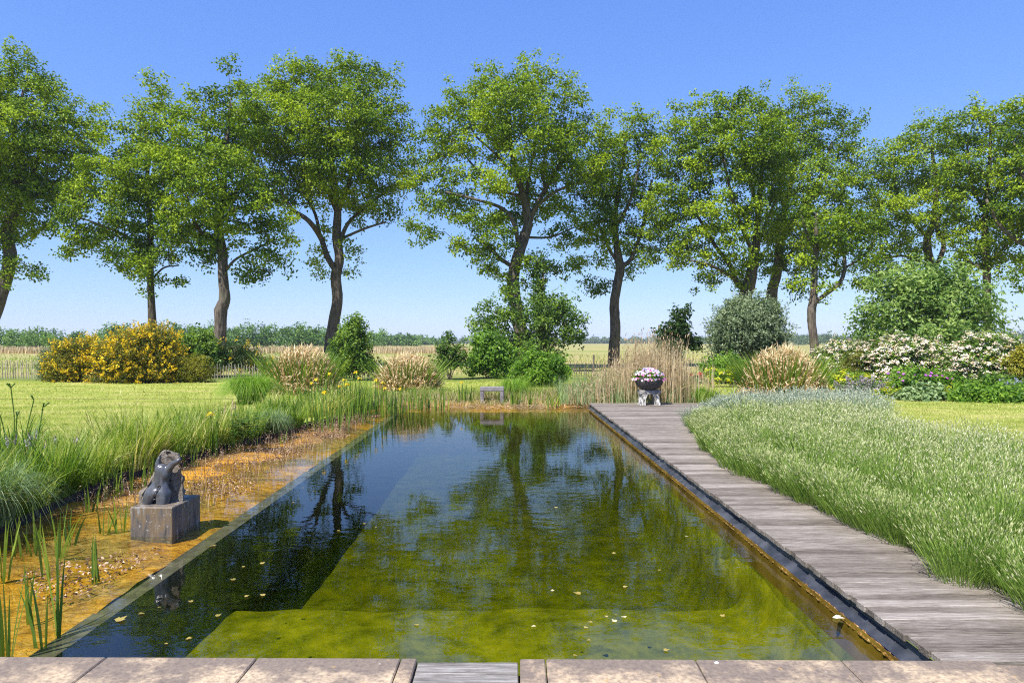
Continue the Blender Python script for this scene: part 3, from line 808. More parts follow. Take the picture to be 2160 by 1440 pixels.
oak('tall full-crowned oak left of the sky gap, pale trunk bare below', 43,
    [(698, 790, 20), (697, 735, 18), (704, 680, 16), (712, 630, 15), (708, 585, 15), (716, 545, 13), (710, 500, 13), (712, 440, 10), (702, 390, 7)],
    [[(711, 575, 10), (690, 540, 10), (676, 500, 9), (650, 465, 8, -1), (615, 440, 6, -1), (590, 400, 5, -1)], [(714, 520, 8), (735, 470, 6), (780, 430, 5, 1), (820, 400, 4, 1)], [(712, 450, 8), (690, 400, 7), (660, 330, 5), (640, 250, 4)], [(712, 450, 8), (735, 390, 7), (750, 310, 5), (760, 220, 4)], [(716, 505, 5), (770, 482, 4, -.5), (815, 468, 3, -.5)], [(705, 420, 6), (700, 330, 5), (690, 220, 4)], [(676, 500, 6), (660, 440, 5, 1), (610, 360, 4, 1)]],
    [E(640, 185, 70, 44), E(720, 180, 80, 44), E(790, 200, 52, 46), E(560, 215, 62, 52), E(520, 265, 50, 46), E(600, 270, 90, 56, -1.5), E(700, 265, 100, 62, -2), E(790, 280, 66, 58), E(835, 235, 22, 28), E(840, 310, 30, 36), E(540, 330, 66, 46), E(620, 350, 80, 52), E(710, 355, 90, 50, -1.5), E(800, 360, 60, 46), E(845, 400, 34, 30), E(590, 400, 50, 36), E(650, 415, 54, 34), E(740, 410, 60, 34), E(800, 425, 46, 34), E(660, 545, 18, 20), E(672, 585, 16, 22), E(742, 560, 20, 24), E(740, 520, 18, 20), E(680, 480, 30, 20), E(770, 460, 30, 18)], ctr=.55, holes=.3)

oak('broad dome-crowned oak in the middle with a thick forked trunk', 41,
    [(1104, 800, 23), (1100, 720, 20), (1092, 660, 18), (1082, 600, 17), (1090, 550, 16), (1104, 505, 15), (1114, 470, 13), (1108, 430, 11), (1095, 385, 9), (1078, 310, 6), (1075, 240, 4)],
    [[(1085, 565, 8), (1055, 545, 8), (1030, 520, 6), (1000, 500, 4)], [(1110, 480, 12), (1128, 440, 10), (1150, 400, 9), (1175, 355, 7), (1205, 320, 5), (1230, 280, 4)], [(1128, 440, 7), (1160, 412, 6, -1), (1200, 392, 5, -1), (1235, 385, 3, -1)], [(1095, 530, 9), (1085, 475, 8, -1), (1060, 440, 7, -1), (1000, 420, 5, -1), (940, 405, 4, -1)], [(1108, 430, 7), (1090, 412, 6), (1040, 395, 5), (990, 340, 4)], [(1095, 385, 7), (1050, 330, 5), (1000, 285, 4)], [(1108, 430, 7), (1118, 360, 6, 1), (1135, 280, 4, 1)], [(1060, 445, 5), (1035, 470, 4), (985, 450, 3)], [(1150, 400, 5), (1145, 350, 4, 1), (1170, 260, 3, 1)], [(1092, 500, 6), (1160, 500, 4, 1.5), (1210, 480, 3, 1.5)]],
    [E(1110, 170, 52, 36), E(1040, 185, 56, 40), E(1160, 190, 34, 30), E(1210, 195, 26, 40), E(990, 230, 54, 44), E(1090, 235, 90, 54, -2), E(1190, 250, 60, 50), E(925, 245, 32, 24), E(935, 295, 48, 40), E(1010, 300, 70, 50), E(1110, 310, 80, 44, -2.2), E(1220, 310, 62, 52), E(1270, 230, 22, 34), E(1275, 280, 28, 44), E(900, 340, 44, 36), E(1100, 560, 24, 26, -1), E(1122, 590, 20, 26), E(1070, 600, 18, 22), E(1110, 440, 46, 32, 1.5), E(1060, 470, 40, 26, 1.5), E(1060, 375, 50, 34, -2), E(1130, 385, 50, 34, 2), E(1180, 350, 50, 40, -1.5), E(970, 360, 56, 38), E(1240, 370, 52, 40), E(900, 400, 44, 40), E(950, 430, 44, 34), E(895, 470, 34, 30), E(915, 505, 20, 14), E(1010, 460, 40, 26, -1), E(1000, 520, 40, 36), E(1030, 560, 34, 26), E(1050, 500, 32, 22, -1.5), E(1185, 430, 40, 34), E(1200, 490, 44, 34, 1.5), E(1160, 540, 30, 34, 1), E(1210, 545, 30, 30, 1)], ctr=.58, holes=.31, lw=.72)

oak('oak with a straight rough trunk standing bare behind the dry reeds', 44,
    [(1293, 790, 17), (1295, 740, 16), (1298, 690, 14.5), (1296, 640, 13.5), (1304, 590, 12.5), (1308, 565, 13), (1300, 510, 9), (1298, 450, 7), (1310, 370, 5), (1322, 280, 4)],
    [[(1308, 565, 8), (1328, 550, 7), (1342, 520, 6), (1360, 460, 5), (1375, 380, 4)], [(1304, 555, 6), (1282, 520, 5), (1262, 470, 4)], [(1300, 480, 6), (1330, 420, 5, -1), (1350, 340, 4, -1)], [(1300, 460, 5), (1268, 400, 4), (1260, 340, 3)]],
    [E(1330, 262, 30, 30), E(1322, 310, 50, 40), E(1280, 330, 44, 46), E(1375, 300, 34, 40), E(1300, 385, 66, 48), E(1375, 375, 46, 52), E(1262, 430, 48, 46), E(1330, 450, 66, 46, -1), E(1400, 440, 40, 44), E(1290, 500, 56, 40), E(1360, 510, 48, 36), E(1240, 520, 30, 34), E(1400, 530, 28, 24), E(1270, 560, 34, 24), E(1340, 560, 30, 20), E(1255, 605, 26, 22), E(1330, 600, 14, 18), E(1300, 620, 16, 16)], ctr=.44)

oak('spreading many-limbed oak just above the silver-grey round shrub', 42,
    [(1580, 790, 22), (1578, 690, 20), (1572, 630, 19), (1580, 600, 18), (1592, 540, 13), (1598, 470, 9), (1605, 380, 6), (1610, 280, 4)],
    [[(1574, 615, 12), (1552, 590, 10), (1540, 560, 8), (1510, 520, 6), (1480, 470, 5), (1450, 420, 3)], [(1592, 540, 8), (1565, 480, 6, -1), (1540, 400, 5, -1), (1520, 300, 3, -1)], [(1594, 520, 7), (1620, 460, 5, 1), (1650, 380, 4, 1), (1655, 290, 3, 1)], [(1552, 590, 6), (1500, 560, 5, -1), (1460, 550, 3, -1)], [(1598, 460, 6), (1580, 360, 5), (1560, 270, 3)]],
    [E(1445, 265, 48, 44), E(1515, 245, 52, 44), E(1590, 240, 52, 46), E(1480, 320, 70, 48), E(1570, 310, 80, 52, -2), E(1635, 300, 40, 52), E(1415, 330, 40, 48), E(1440, 395, 56, 48), E(1520, 390, 70, 50, -1.5), E(1600, 390, 66, 54, -1), E(1455, 465, 60, 46), E(1540, 460, 66, 46, -1.5), E(1610, 470, 48, 50), E(1470, 530, 50, 40), E(1540, 530, 48, 36, -1), E(1590, 560, 30, 40), E(1475, 585, 34, 16), E(1510, 570, 34, 28), E(1555, 590, 30, 24), E(1430, 500, 34, 36)], ctr=.5, holes=.31)

oak('oak with a bowed trunk between the silver shrub and the slender oak', 46,
    [(1640, 790, 18), (1632, 690, 16), (1628, 620, 15), (1640, 570, 13), (1646, 500, 10), (1660, 420, 7), (1690, 300, 4)],
    [[(1646, 510, 7), (1690, 440, 6), (1730, 370, 4), (1755, 300, 3)], [(1655, 450, 6), (1640, 360, 4, 1), (1650, 300, 3, 1)], [(1640, 575, 6), (1680, 520, 5), (1730, 500, 4)]],
    [E(1692, 222, 34, 36), E(1660, 265, 40, 36), E(1740, 255, 40, 34), E(1790, 260, 24, 34), E(1690, 310, 60, 46), E(1760, 320, 52, 44), E(1795, 350, 24, 44), E(1660, 380, 48, 44), E(1730, 390, 66, 48, -1), E(1790, 420, 34, 44), E(1680, 460, 52, 46), E(1750, 460, 52, 40), E(1640, 440, 34, 40), E(1660, 540, 40, 40), E(1720, 530, 40, 32), E(1610, 560, 30, 34), E(1670, 600, 30, 18), E(1640, 500, 30, 34)], ctr=.47)

oak('slender grey oak that forks low into a Y beside the white shrubs', 39,
    [(1718, 785, 13), (1718, 730, 12), (1713, 690, 11), (1712, 655, 12), (1716, 630, 11), (1718, 580, 8), (1722, 520, 7), (1720, 450, 5)],
    [[(1715, 640, 7), (1745, 618, 7), (1772, 595, 6.5), (1782, 560, 6), (1775, 500, 4)], [(1722, 530, 5), (1700, 490, 4), (1690, 440, 3)], [(1782, 565, 4), (1815, 545, 3), (1840, 520, 2)]],
    [E(1715, 470, 46, 32), E(1770, 460, 50, 34), E(1740, 510, 54, 30), E(1800, 500, 44, 34), E(1830, 470, 34, 36), E(1705, 550, 32, 26), E(1730, 590, 26, 18), E(1790, 555, 42, 26), E(1830, 560, 28, 20), E(1690, 600, 18, 12), E(1810, 590, 26, 12)], ctr=.46, dmin=.68)

oak('twin-stemmed oak with crooked dark stems above the large green shrub', 47,
    [(1975, 790, 16), (1968, 650, 14), (1962, 560, 12), (1955, 510, 10), (1968, 470, 8), (1975, 400, 6), (1965, 310, 4)],
    [[(1964, 580, 9), (1985, 540, 8), (1990, 510, 7), (1976, 480, 6), (1990, 430, 5)], [(1957, 500, 6), (1920, 460, 5), (1890, 400, 4), (1885, 330, 3)], [(1968, 470, 5), (2010, 420, 4), (2020, 350, 3)], [(1960, 560, 5), (1910, 540, 4), (1860, 545, 3)]],
    [E(1905, 320, 40, 34), E(1960, 290, 44, 36), E(1860, 350, 40, 34), E(2010, 320, 34, 40), E(1920, 370, 66, 42), E(1860, 420, 46, 46), E(1985, 390, 50, 42), E(1920, 450, 60, 40, -1.2), E(1870, 490, 48, 42), E(1850, 550, 44, 34), E(1900, 550, 40, 34), E(2000, 470, 34, 32), E(1840, 590, 30, 20), E(1930, 520, 30, 30)], ctr=.6, holes=.55)

oak('straight-trunked oak rising out of the right end of the large green shrub', 43,
    [(2086, 790, 13), (2084, 690, 11), (2082, 620, 10), (2081, 560, 10), (2078, 500, 9), (2080, 430, 7), (2088, 340, 5), (2090, 260, 3)],
    [[(2081, 560, 5), (2110, 530, 4), (2140, 500, 3)], [(2080, 570, 5), (2050, 555, 4), (2020, 530, 3)], [(2080, 450, 5), (2050, 390, 4), (2040, 310, 3)], [(2080, 450, 5), (2110, 380, 4), (2125, 300, 3)]],
    [E(2095, 240, 40, 34), E(2045, 275, 40, 38), E(2110, 300, 50, 44), E(2055, 340, 56, 42), E(2030, 400, 40, 40), E(2100, 390, 56, 40), E(2060, 450, 54, 36), E(2120, 460, 46, 34), E(2040, 510, 44, 30), E(2100, 530, 50, 34), E(2060, 560, 34, 24), E(2020, 560, 30, 28)], ctr=.56, holes=.55)

oak('heavy oak cut off by the right picture edge, thick limb reaching in', 40,
    [(2235, 800, 26), (2230, 690, 22), (2222, 600, 20), (2215, 520, 17), (2210, 440, 13), (2205, 340, 8), (2190, 240, 4)],
    [[(2218, 560, 12), (2170, 520, 10), (2135, 500, 8), (2105, 470, 6), (2080, 420, 4)], [(2210, 440, 8), (2160, 380, 6), (2140, 300, 4)], [(2212, 460, 8), (2260, 380, 6), (2290, 300, 4)]],
    [E(2160, 225, 36, 34), E(2215, 235, 50, 50), E(2170, 290, 50, 44), E(2260, 310, 80, 70), E(2140, 350, 40, 40), E(2200, 380, 80, 60, -1), E(2150, 440, 48, 36), E(2230, 470, 90, 60), E(2135, 570, 30, 30), E(2150, 610, 18, 16), E(2190, 560, 44, 40), E(2300, 420, 80, 80)], ctr=.55, holes=.55)
# ------------------------------------------------------------------ shrubs and border plants
def shrub(name, label, cat, d, blobs, nclump, per, L, W, leaf, crad=.16, stems=10, flower=None, group=None, up=.5, spread=(1, 1, .8), ctr=.5, shell=.6, sweep=1.0, base_z=-.03, stem_r=.012, stemmat='stem', clumpvar=.8, outlift=0.0):
    """blobs in photo pixels at distance d -> Empty > foliage, stems (, blossom)"""
    bl = np.array([[*P(b[0], b[1], d+(b[4] if len(b) > 4 else 0)), b[2]*d/F, b[2]*d/F*sweep, b[3]*d/F] for b in blobs])
    c0 = bl[:, :3].mean(0); c0[2] = base_z
    ob = empty(name, tuple(c0), label, cat, group)
    vol = bl[:, 3]*bl[:, 4]*bl[:, 5]; vol = vol**.75; cnt = np.maximum(3, (nclump*vol/vol.sum()).astype(int))
    cs, us = [], []
    for b, n in zip(bl, cnt):
        u = unit(R.normal(size=(n*2, 3))+np.array([0, -.25, .15])); r = (shell+(1-shell)*R.random(n*2)**.6)[:, None]
        p = b[:3]+u*r*b[3:6]; ok = p[:, 2] > base_z+.02
        cs.append(p[ok][:n]); us.append(u[ok][:n])
    cen = np.vstack(cs); u = np.vstack(us)
    jit = R.normal(size=cen.shape)*crad*.5; cen = cen+jit; cen[:, 2] = np.maximum(cen[:, 2], base_z+.03)
    mb = MB()
    ct = np.clip(.5+clumpvar*nz(cen, 1.1/max(.3, bl[:, 3].mean()), 2.2)+R.normal(size=len(cen))*.14+(ctr-.5), 0, 1)
    scatter_leaves(mb, cen, R.uniform(.7, 1.3, len(cen))*crad, per, L, W, u, ctone=ct, up=up, spread=spread)
    k = R.permutation(len(cen))[:int(len(cen)*.45)]
    o2 = unit(u[k]+R.normal(size=(len(k), 3))*.5+np.array([0, 0, .35])); s2 = cen[k]+o2*crad*R.uniform(.9, 2.1, len(k))[:, None]
    scatter_leaves(mb, s2, np.full(len(k), crad*.5), max(6, per//3), L, W, o2, ctone=np.clip(ct[k]+.12, 0, 1), up=up)
    mb.build('foliage', M[leaf], ob, tuple(c0))
    if stems:
        mb = MB()
        for i in R.permutation(len(cen))[:stems]:
            s = c0+np.array([R.normal()*.12*bl[:, 3].max(), R.normal()*.12*bl[:, 3].max(), -.03])
            e = cen[i]; m = s*.5+e*.5+np.array([0, 0, .12*np.linalg.norm(e-s)])+R.normal(size=3)*.05
            tube(mb, catmull([s, m, e], 5), np.linspace(stem_r, stem_r*.35, 11), 5)
        mb.build('stems', M[stemmat], ob, tuple(c0))
    if flower:
        fm, nf, fr, mode = flower
        i = R.permutation(len(cen))[:nf] if nf <= len(cen) else R.integers(0, len(cen), nf)
        keep = i
        p = cen[keep]+u[keep]*crad*R.uniform(.5, 1.2, len(keep))[:, None]+R.normal(size=(len(keep), 3))*crad*.3
        mb = MB()
        if mode == 'flat':      # flat flower heads: a tuft of petals facing up
            kk = 7
            pp = np.repeat(p, kk, 0)+R.normal(size=(len(p)*kk, 3))*fr*np.array([.55, .55, .16])
            nn = unit(np.repeat(u[keep]*.7+np.array([0, -.15, .8]), kk, 0)+R.normal(size=(len(pp), 3))*.3)
            ax = unit(np.cross(nn, R.normal(size=pp.shape)))
            leafquads(mb, pp, ax, nn, fr*.8, fr*.75, np.repeat(np.clip(R.normal(size=len(p))*.3+.36, 0, 1), kk), .1, .1)
        elif mode == 'spray':   # blossom packed along shoots
            kk = 9
            ax0 = unit(u[keep]+np.array([0, 0, .6])+R.normal(size=(len(keep), 3))*.35)
            tt = R.random((len(p), kk)); pp = (p[:, None]+ax0[:, None]*(tt*fr*3.2)[..., None]).reshape(-1, 3)+R.normal(size=(len(p)*kk, 3))*fr*.3
            nn = unit(R.normal(size=pp.shape)+np.array([0, -.3, .4])); ax = unit(np.cross(nn, R.normal(size=pp.shape)))
            leafquads(mb, pp, ax, nn, fr, fr*.8, np.clip(np.repeat(R.random(len(p)), kk)+R.normal(size=len(pp))*.2, 0, 1), .2, .1)
        else:                   # single open flowers
            flowers(mb, p+np.array([0, 0, crad*.5]), u[keep]*.5+np.array([0, -.5, .5]), fr, R.random(len(p)), 5)
        mb.build('blossom', M[fm], ob, tuple(c0))
    return ob

# left: gorse and companions by the fence
shrub('gorse_bush', 'tall gorse covered in orange-yellow blossom, the largest yellow bush', 'shrub', 27.5,
      [(300, 745, 62, 48), (335, 725, 34, 34), (255, 760, 48, 38), (345, 770, 42, 36), (235, 785, 36, 24), (300, 785, 60, 24), (280, 722, 26, 22), (322, 705, 16, 16)],
      900, 26, .1, .04, 'gorse', .2, 40, ('gorse_fl', 950, .075, 'spray'), clumpvar=1.0, group='yellow gorse by the fence')
shrub('gorse_bush', 'lower gorse with a bare brown twiggy middle, left of the tallest gorse', 'shrub', 28,
      [(160, 757, 44, 34), (195, 750, 26, 26), (130, 785, 34, 24), (178, 780, 30, 20), (120, 772, 22, 22), (165, 732, 22, 14)],
      420, 24, .1, .04, 'gorse', .17, 110, ('gorse_fl', 340, .07, 'spray'), group='yellow gorse by the fence', stem_r=.016)
shrub('broom_bush', 'small dark broom with a few yellow blossoms at the foot of the thick-burred oak', 'shrub', 33,
      [(485, 752, 34, 24), (525, 758, 28, 24), (455, 752, 24, 26), (545, 768, 16, 16), (500, 740, 20, 12)],
      240, 26, .11, .045, 'oak_dark', .22, 14, ('gorse_fl', 60, .08, 'spray'))
shrub('juniper_bush', 'grey-green feathery bush at the left end of the gorse', 'shrub', 28.6,
      [(103, 768, 18, 28), (96, 785, 14, 20), (112, 750, 10, 14)], 110, 34, .09, .03, 'olive', .16, 8)
shrub('tamarisk_bush', 'low rounded light-green bush standing between the big gorse and the picket fence', 'shrub', 27.5,
      [(410, 785, 30, 24), (392, 790, 20, 18), (430, 790, 20, 18), (412, 770, 18, 12)], 190, 34, .085, .03, 'yellowleaf', .15, 8, ctr=.25)
shrub('hazel_bush', 'leafy mid-green bush behind the rounded light bush, left of the burred oak', 'shrub', 31.5,
      [(415, 735, 26, 32), (440, 755, 24, 30), (395, 745, 18, 26), (425, 715, 16, 14)], 190, 26, .14, .1, 'elder', .24, 10, ctr=.62)
shrub('privet_bush', 'rounded bright bush under the tall full-crowned oak, right of the tan iris clump', 'shrub', 29,
      [(742, 725, 30, 36), (722, 745, 22, 32), (762, 750, 22, 32), (745, 695, 20, 18), (770, 770, 14, 18), (735, 770, 26, 18), (756, 682, 9, 10)],
      330, 26, .12, .075, 'elder', .2, 12, ctr=.62)
# centre: growth around the dome oak
shrub('elder_bush', 'large dark elder with airy shoots wrapped around the middle oak trunk', 'shrub', 38,
      [(1050, 690, 40, 44), (1020, 700, 32, 36), (1130, 680, 44, 56), (1180, 690, 40, 46), (1205, 700, 30, 34), (1070, 640, 26, 40), (1165, 655, 34, 36), (1192, 650, 26, 30), (1120, 735, 50, 26), (1025, 650, 16, 26), (1225, 680, 16, 20), (1095, 690, 26, 60)],
      370, 22, .17, .11, 'elder', .28, 46, ctr=.52, shell=.35, stem_r=.03)
shrub('elder_bush', 'sunlit yellow-green bush at the left foot of the dark elder', 'shrub', 31,
      [(1035, 745, 36, 34), (1010, 755, 24, 26), (1060, 755, 26, 28), (1030, 720, 24, 18), (1050, 780, 26, 12), (1005, 780, 16, 12)],
      300, 24, .13, .09, 'bright', .22, 12, ctr=.42)
shrub('ivy_stem_tree', 'second thin stem leaning beside the middle oak, wrapped in ivy', 'tree', 40,
      [(1137, 640, 10, 40), (1140, 590, 9, 30), (1145, 690, 10, 40), (1135, 560, 9, 14)], 100, 26, .15, .11, 'elder', .26, 12, ctr=.4, stem_r=.09)
shrub('hawthorn_sapling', 'thin dark sapling with sparse twigs right of the second tan iris clump', 'shrub', 30,
      [(950, 750, 18, 22), (935, 735, 10, 12), (968, 760, 14, 14), (945, 710, 8, 12), (972, 735, 8, 8), (930, 760, 12, 12)], 110, 20, .11, .075, 'elder', .17, 14, ctr=.3)
shrub('peony_bush', 'dense fresh-green rounded bush on the far bank right of the concrete bench', 'shrub', 25,
      [(1138, 778, 44, 30), (1110, 785, 26, 24), (1168, 785, 28, 24), (1140, 795, 44, 18)], 360, 24, .15, .05, 'bright', .17, 10, ctr=.5, shell=.7)
shrub('young_oak', 'dark young oak with an open top behind the dry reeds', 'tree', 31,
      [(1425, 705, 20, 26), (1405, 720, 14, 18), (1440, 690, 12, 16), (1430, 672, 9, 14), (1448, 715, 14, 10), (1395, 705, 8, 10), (1415, 740, 24, 16), (1470, 725, 12, 6), (1445, 655, 6, 8)], 150, 22, .16, .1, 'oak_dark', .22, 16, ctr=.45, shell=.3)
# right: border
shrub('silver_shrub', 'large round silver-grey shrub under the spreading oaks', 'shrub', 30,
      [(1580, 690, 64, 56), (1545, 700, 44, 46), (1618, 695, 42, 46), (1585, 655, 44, 26), (1535, 725, 30, 30), (1610, 735, 36, 30), (1550, 660, 26, 22), (1515, 755, 24, 18)],
      760, 30, .13, .055, 'olive', .24, 40, ctr=.5, up=.3)
shrub('elder_shrub', 'low green shrub in front of the silver-grey shrub, by the red poppy', 'shrub', 26.5,
      [(1520, 775, 30, 20), (1550, 780, 30, 20), (1500, 785, 18, 14), (1540, 765, 18, 10)], 210, 26, .1, .06, 'bright', .16, 8, ctr=.34)
shrub('lilac_shrub', 'tall broad bright-green shrub behind the cream-flowered hedge', 'shrub', 31,
      [(1950, 650, 70, 64), (1890, 665, 56, 60), (2010, 660, 60, 62), (1960, 605, 54, 40), (1905, 615, 44, 42), (2060, 680, 40, 46), (1840, 690, 40, 40), (2015, 610, 40, 38), (1870, 600, 34, 26), (1950, 575, 34, 20), (1815, 700, 20, 30), (2095, 680, 22, 30), (1830, 660, 20, 22), (2060, 625, 26, 26), (1950, 710, 90, 40)],
      700, 18, .21, .1, 'bigshrub', .36, 50, ctr=.6, shell=.4, stem_r=.03)
g = 'cream-flowered shrubs along the border'
shrub('flowering_viburnum', 'leftmost cream-flowered shrub, partly behind the tan iris clump', 'shrub', 26,
      [(1775, 755, 44, 32), (1745, 765, 28, 26), (1810, 755, 30, 30), (1775, 785, 50, 18)], 340, 22, .1, .06, 'elder', .17, 14, ('white_fl', 1700, .062, 'flat'), group=g, shell=.75)
shrub('flowering_viburnum', 'middle cream-flowered shrub with peachy heads above the purple cranesbill', 'shrub', 24,
      [(1905, 762, 60, 42), (1865, 775, 40, 38), (1955, 765, 50, 42), (1905, 740, 44, 24), (1990, 775, 30, 34), (1880, 795, 44, 26)], 560, 22, .1, .06, 'elder', .17, 20, ('white_fl', 3000, .06, 'flat'), group=g, shell=.78)
shrub('flowering_viburnum', 'rightmost and biggest cream-flowered shrub beside the golden shrub', 'shrub', 22.5,
      [(2070, 765, 62, 48), (2030, 785, 40, 42), (2115, 770, 50, 44), (2070, 735, 40, 24), (2140, 755, 26, 30), (2060, 800, 60, 26), (2100, 728, 30, 18)], 640, 22, .1, .06, 'elder', .17, 20, ('white_fl', 3300, .058, 'flat'), group=g, shell=.78)
shrub('spirea_shrub', 'olive-yellow leafy shrub between two cream-flowered shrubs', 'shrub', 24.5,
      [(1810, 770, 26, 28), (1835, 752, 18, 16), (1795, 785, 20, 20), (1838, 775, 18, 26), (1815, 795, 26, 14)], 240, 26, .08, .045, 'gorse', .14, 14, ctr=.42)
shrub('golden_shrub', 'golden-yellow shrub cut off by the right picture edge', 'shrub', 20.5,
      [(2152, 780, 22, 36), (2175, 770, 30, 44), (2150, 805, 18, 20), (2190, 800, 30, 30)], 260, 26, .08, .05, 'yellowleaf', .15, 8, ctr=.58)
g = 'lime-yellow spurge in the border'
def spurge(label, d, blobs, n=120, fl=170, ctr=.6):
    return shrub('spurge_plant', label, 'flowers', d, blobs, n, 18, .07, .03, 'bright', .1, 0, ('spurge', fl, .075, 'flat'), group=g, ctr=ctr, shell=.8)
spurge('lime-yellow spurge mound left of the tallest tan iris clump', 24.5, [(1515, 790, 26, 9), (1545, 790, 20, 10)], 90, 120)
spurge('broad lime-yellow spurge right of the tan iris clump', 21.5, [(1760, 805, 30, 14), (1795, 800, 34, 12), (1815, 812, 24, 10), (1740, 800, 12, 10)], 190, 260)
spurge('small golden spurge at the lawn edge under the purple cranesbill', 19.6, [(1890, 832, 22, 7), (1862, 832, 14, 7)], 70, 110)
spurge('low golden spurge strip beside the pale leafy mound', 19.8, [(1985, 828, 34, 7), (2010, 838, 16, 7)], 80, 120)
shrub('cranesbill_plant', 'broad leafy cranesbill mound dotted with purple flowers', 'flowers', 20.8,
      [(1935, 808, 56, 24), (1890, 820, 34, 18), (1975, 812, 40, 22), (1925, 795, 34, 14)], 420, 22, .085, .06, 'bright', .12, 0, ('purple_fl', 85, .05, 'open'), shell=.75, ctr=.45)
shrub('catmint_plant', 'greyish mauve catmint mound at the lawn edge', 'flowers', 20.2,
      [(1800, 820, 24, 9), (1835, 822, 24, 11), (1850, 830, 12, 8)], 150, 20, .06, .025, 'olive', .1, 0, ('mauve', 120, .06, 'spray'), shell=.75, ctr=.35)
shrub('ladys_mantle_plant', 'pale round-leaved mound between the golden spurges', 'plant', 19,
      [(1940, 838, 26, 11), (1915, 842, 16, 8), (1962, 834, 18, 9)], 150, 18, .12, .11, 'sedge', .11, 0, shell=.7, ctr=.6)
shrub('leafy_border_plant', 'sprawling light-green border plant by the lawn at the right edge', 'plant', 18.6,
      [(2060, 838, 34, 16), (2100, 842, 34, 16), (2140, 845, 34, 16), (2030, 838, 20, 12), (2180, 845, 30, 18)], 330, 22, .12, .07, 'bright', .14, 0, shell=.65, ctr=.5)
shrub('dark_peony_plant', 'dark green leafy plant at the foot of the biggest cream-flowered shrub', 'plant', 20.6,
      [(2090, 812, 34, 16), (2125, 815, 26, 16), (2060, 820, 18, 10)], 180, 22, .12, .06, 'elder', .14, 0, shell=.65, ctr=.45)
shrub('blue_sage_plant', 'blue-flowered sage cut by the right picture edge', 'flowers', 19.4,
      [(2140, 822, 24, 10), (2112, 820, 14, 8), (2165, 822, 20, 10)], 90, 18, .06, .03, 'sedge', .1, 0, ('blue_fl', 45, .045, 'spray'), shell=.7)
# red poppy
o = G(1476, 812, -.03); pp = empty('red_poppy', tuple(o), 'single red poppy beside the low shrub, right of the dry reeds', 'flower')
top = P(1476, 790, o[1])
for k in range(5):
    e = top+np.array([R.normal()*.12, R.normal()*.1, -.02-.12*k/5]); mb = MB(); tube(mb, catmull([o+R.normal(size=3)*.02, (o+e)/2+R.normal(size=3)*.04, e], 4), .006, 4); mb.build('stem', M['iris'], pp, tuple(o))
mb = MB(); cs = np.array([top, top+np.array([.08, 0, -.05]), top+np.array([-.3, .1, -.02])]); flowers(mb, np.repeat(cs, 3, 0)+R.normal(size=(9, 3))*.02, R.normal(size=(9, 3))*.4+np.array([0, -.6, .6]), .09, .5, 6)
mb.build('blossom', M['red_fl'], pp, tuple(o))
mb = MB(); cc = o+np.array([0, 0, .15])+R.normal(size=(40, 3))*np.array([.35, .2, .12]); scatter_leaves(mb, cc, np.full(40, .1), 18, .09, .04, unit(R.normal(size=(40, 3))))
mb.build('foliage', M['sedge'], pp, tuple(o))

# ------------------------------------------------------------------ iris clumps with last year's tan leaves
def iris_clump(label, px, py, d, wpx, hpx, ngreen, ndry, group, name='iris_clump', bal=.5):
    o = P(px, py, d); o[2] = -.03; rx = wpx*d/F/2; h = hpx*d/F
    ob = empty(name, tuple(o), label, 'plant', group)
    def dome(n, sh):
        u = unit(R.normal(size=(n, 3))); u[:, 2] = abs(u[:, 2]); r = (sh+(1-sh)*R.random(n)**.6)[:, None]
        return u, o+u*r*np.array([rx*.86, rx*.8, h*.86])
    mb = MB()
    u, p = dome(ndry, .55)
    p[:, 0] += bal*.0
    ax = unit(u*np.array([.5, .5, 1.0])+np.array([0, 0, .5])+R.normal(size=p.shape)*.45)
    nn = unit(R.normal(size=p.shape)+np.array([-.3, -.6, .2]))
    leafquads(mb, p, ax, nn, R.uniform(.12, .38, ndry), R.uniform(.015, .045, ndry), np.clip(R.normal(size=ndry)*.25+.35+.4*(p[:, 2]-o[2])/h, 0, 1), .5, .25)
    # bent-over tips
    k = ndry//2; q = p[:k]+ax[:k]*.2
    leafquads(mb, q, unit(ax[:k]*.2+R.normal(size=(k, 3))*.6+np.array([0, 0, -.5])), nn[:k], R.uniform(.06, .2, k), .03, R.random(k), .4, .4)
    mb.build('dry_leaves', M['dry'], ob, tuple(o))
    mb = MB()
    a = R.random(ngreen)*2*np.pi; rr = np.sqrt(R.random(ngreen))
    b = o+np.stack([np.cos(a)*rr*rx*.75, np.sin(a)*rr*rx*.6, 0*a], 1)
    lean = rr*.42*rx/h*1.6+R.normal(size=ngreen)*.06
    blades(mb, b, a+R.normal(size=ngreen)*.3, h*R.uniform(.75, 1.12, ngreen)*(1-.18*rr), .035, lean*.7, lean*.5, 4, np.clip(R.normal(size=ngreen)*.2+.55, 0, 1), .06, 3)
    mb.build('green_blades', M['iris'], ob, tuple(o))
    return ob
g = 'big iris clumps with tan dead leaves'
iris_clump('biggest iris clump, tan dead leaves and green blades above the blue-grey lavender', 1650, 842, 18.5, 195, 125, 620, 4200, g)
iris_clump('wide iris clump with long green blades on its left, beside the fountain grass', 640, 828, 21.5, 165, 108, 560, 3400, g)
iris_clump('smaller rounded iris clump near the yellow flags, left of the dark sapling', 862, 822, 22.5, 150, 84, 420, 3000, g)

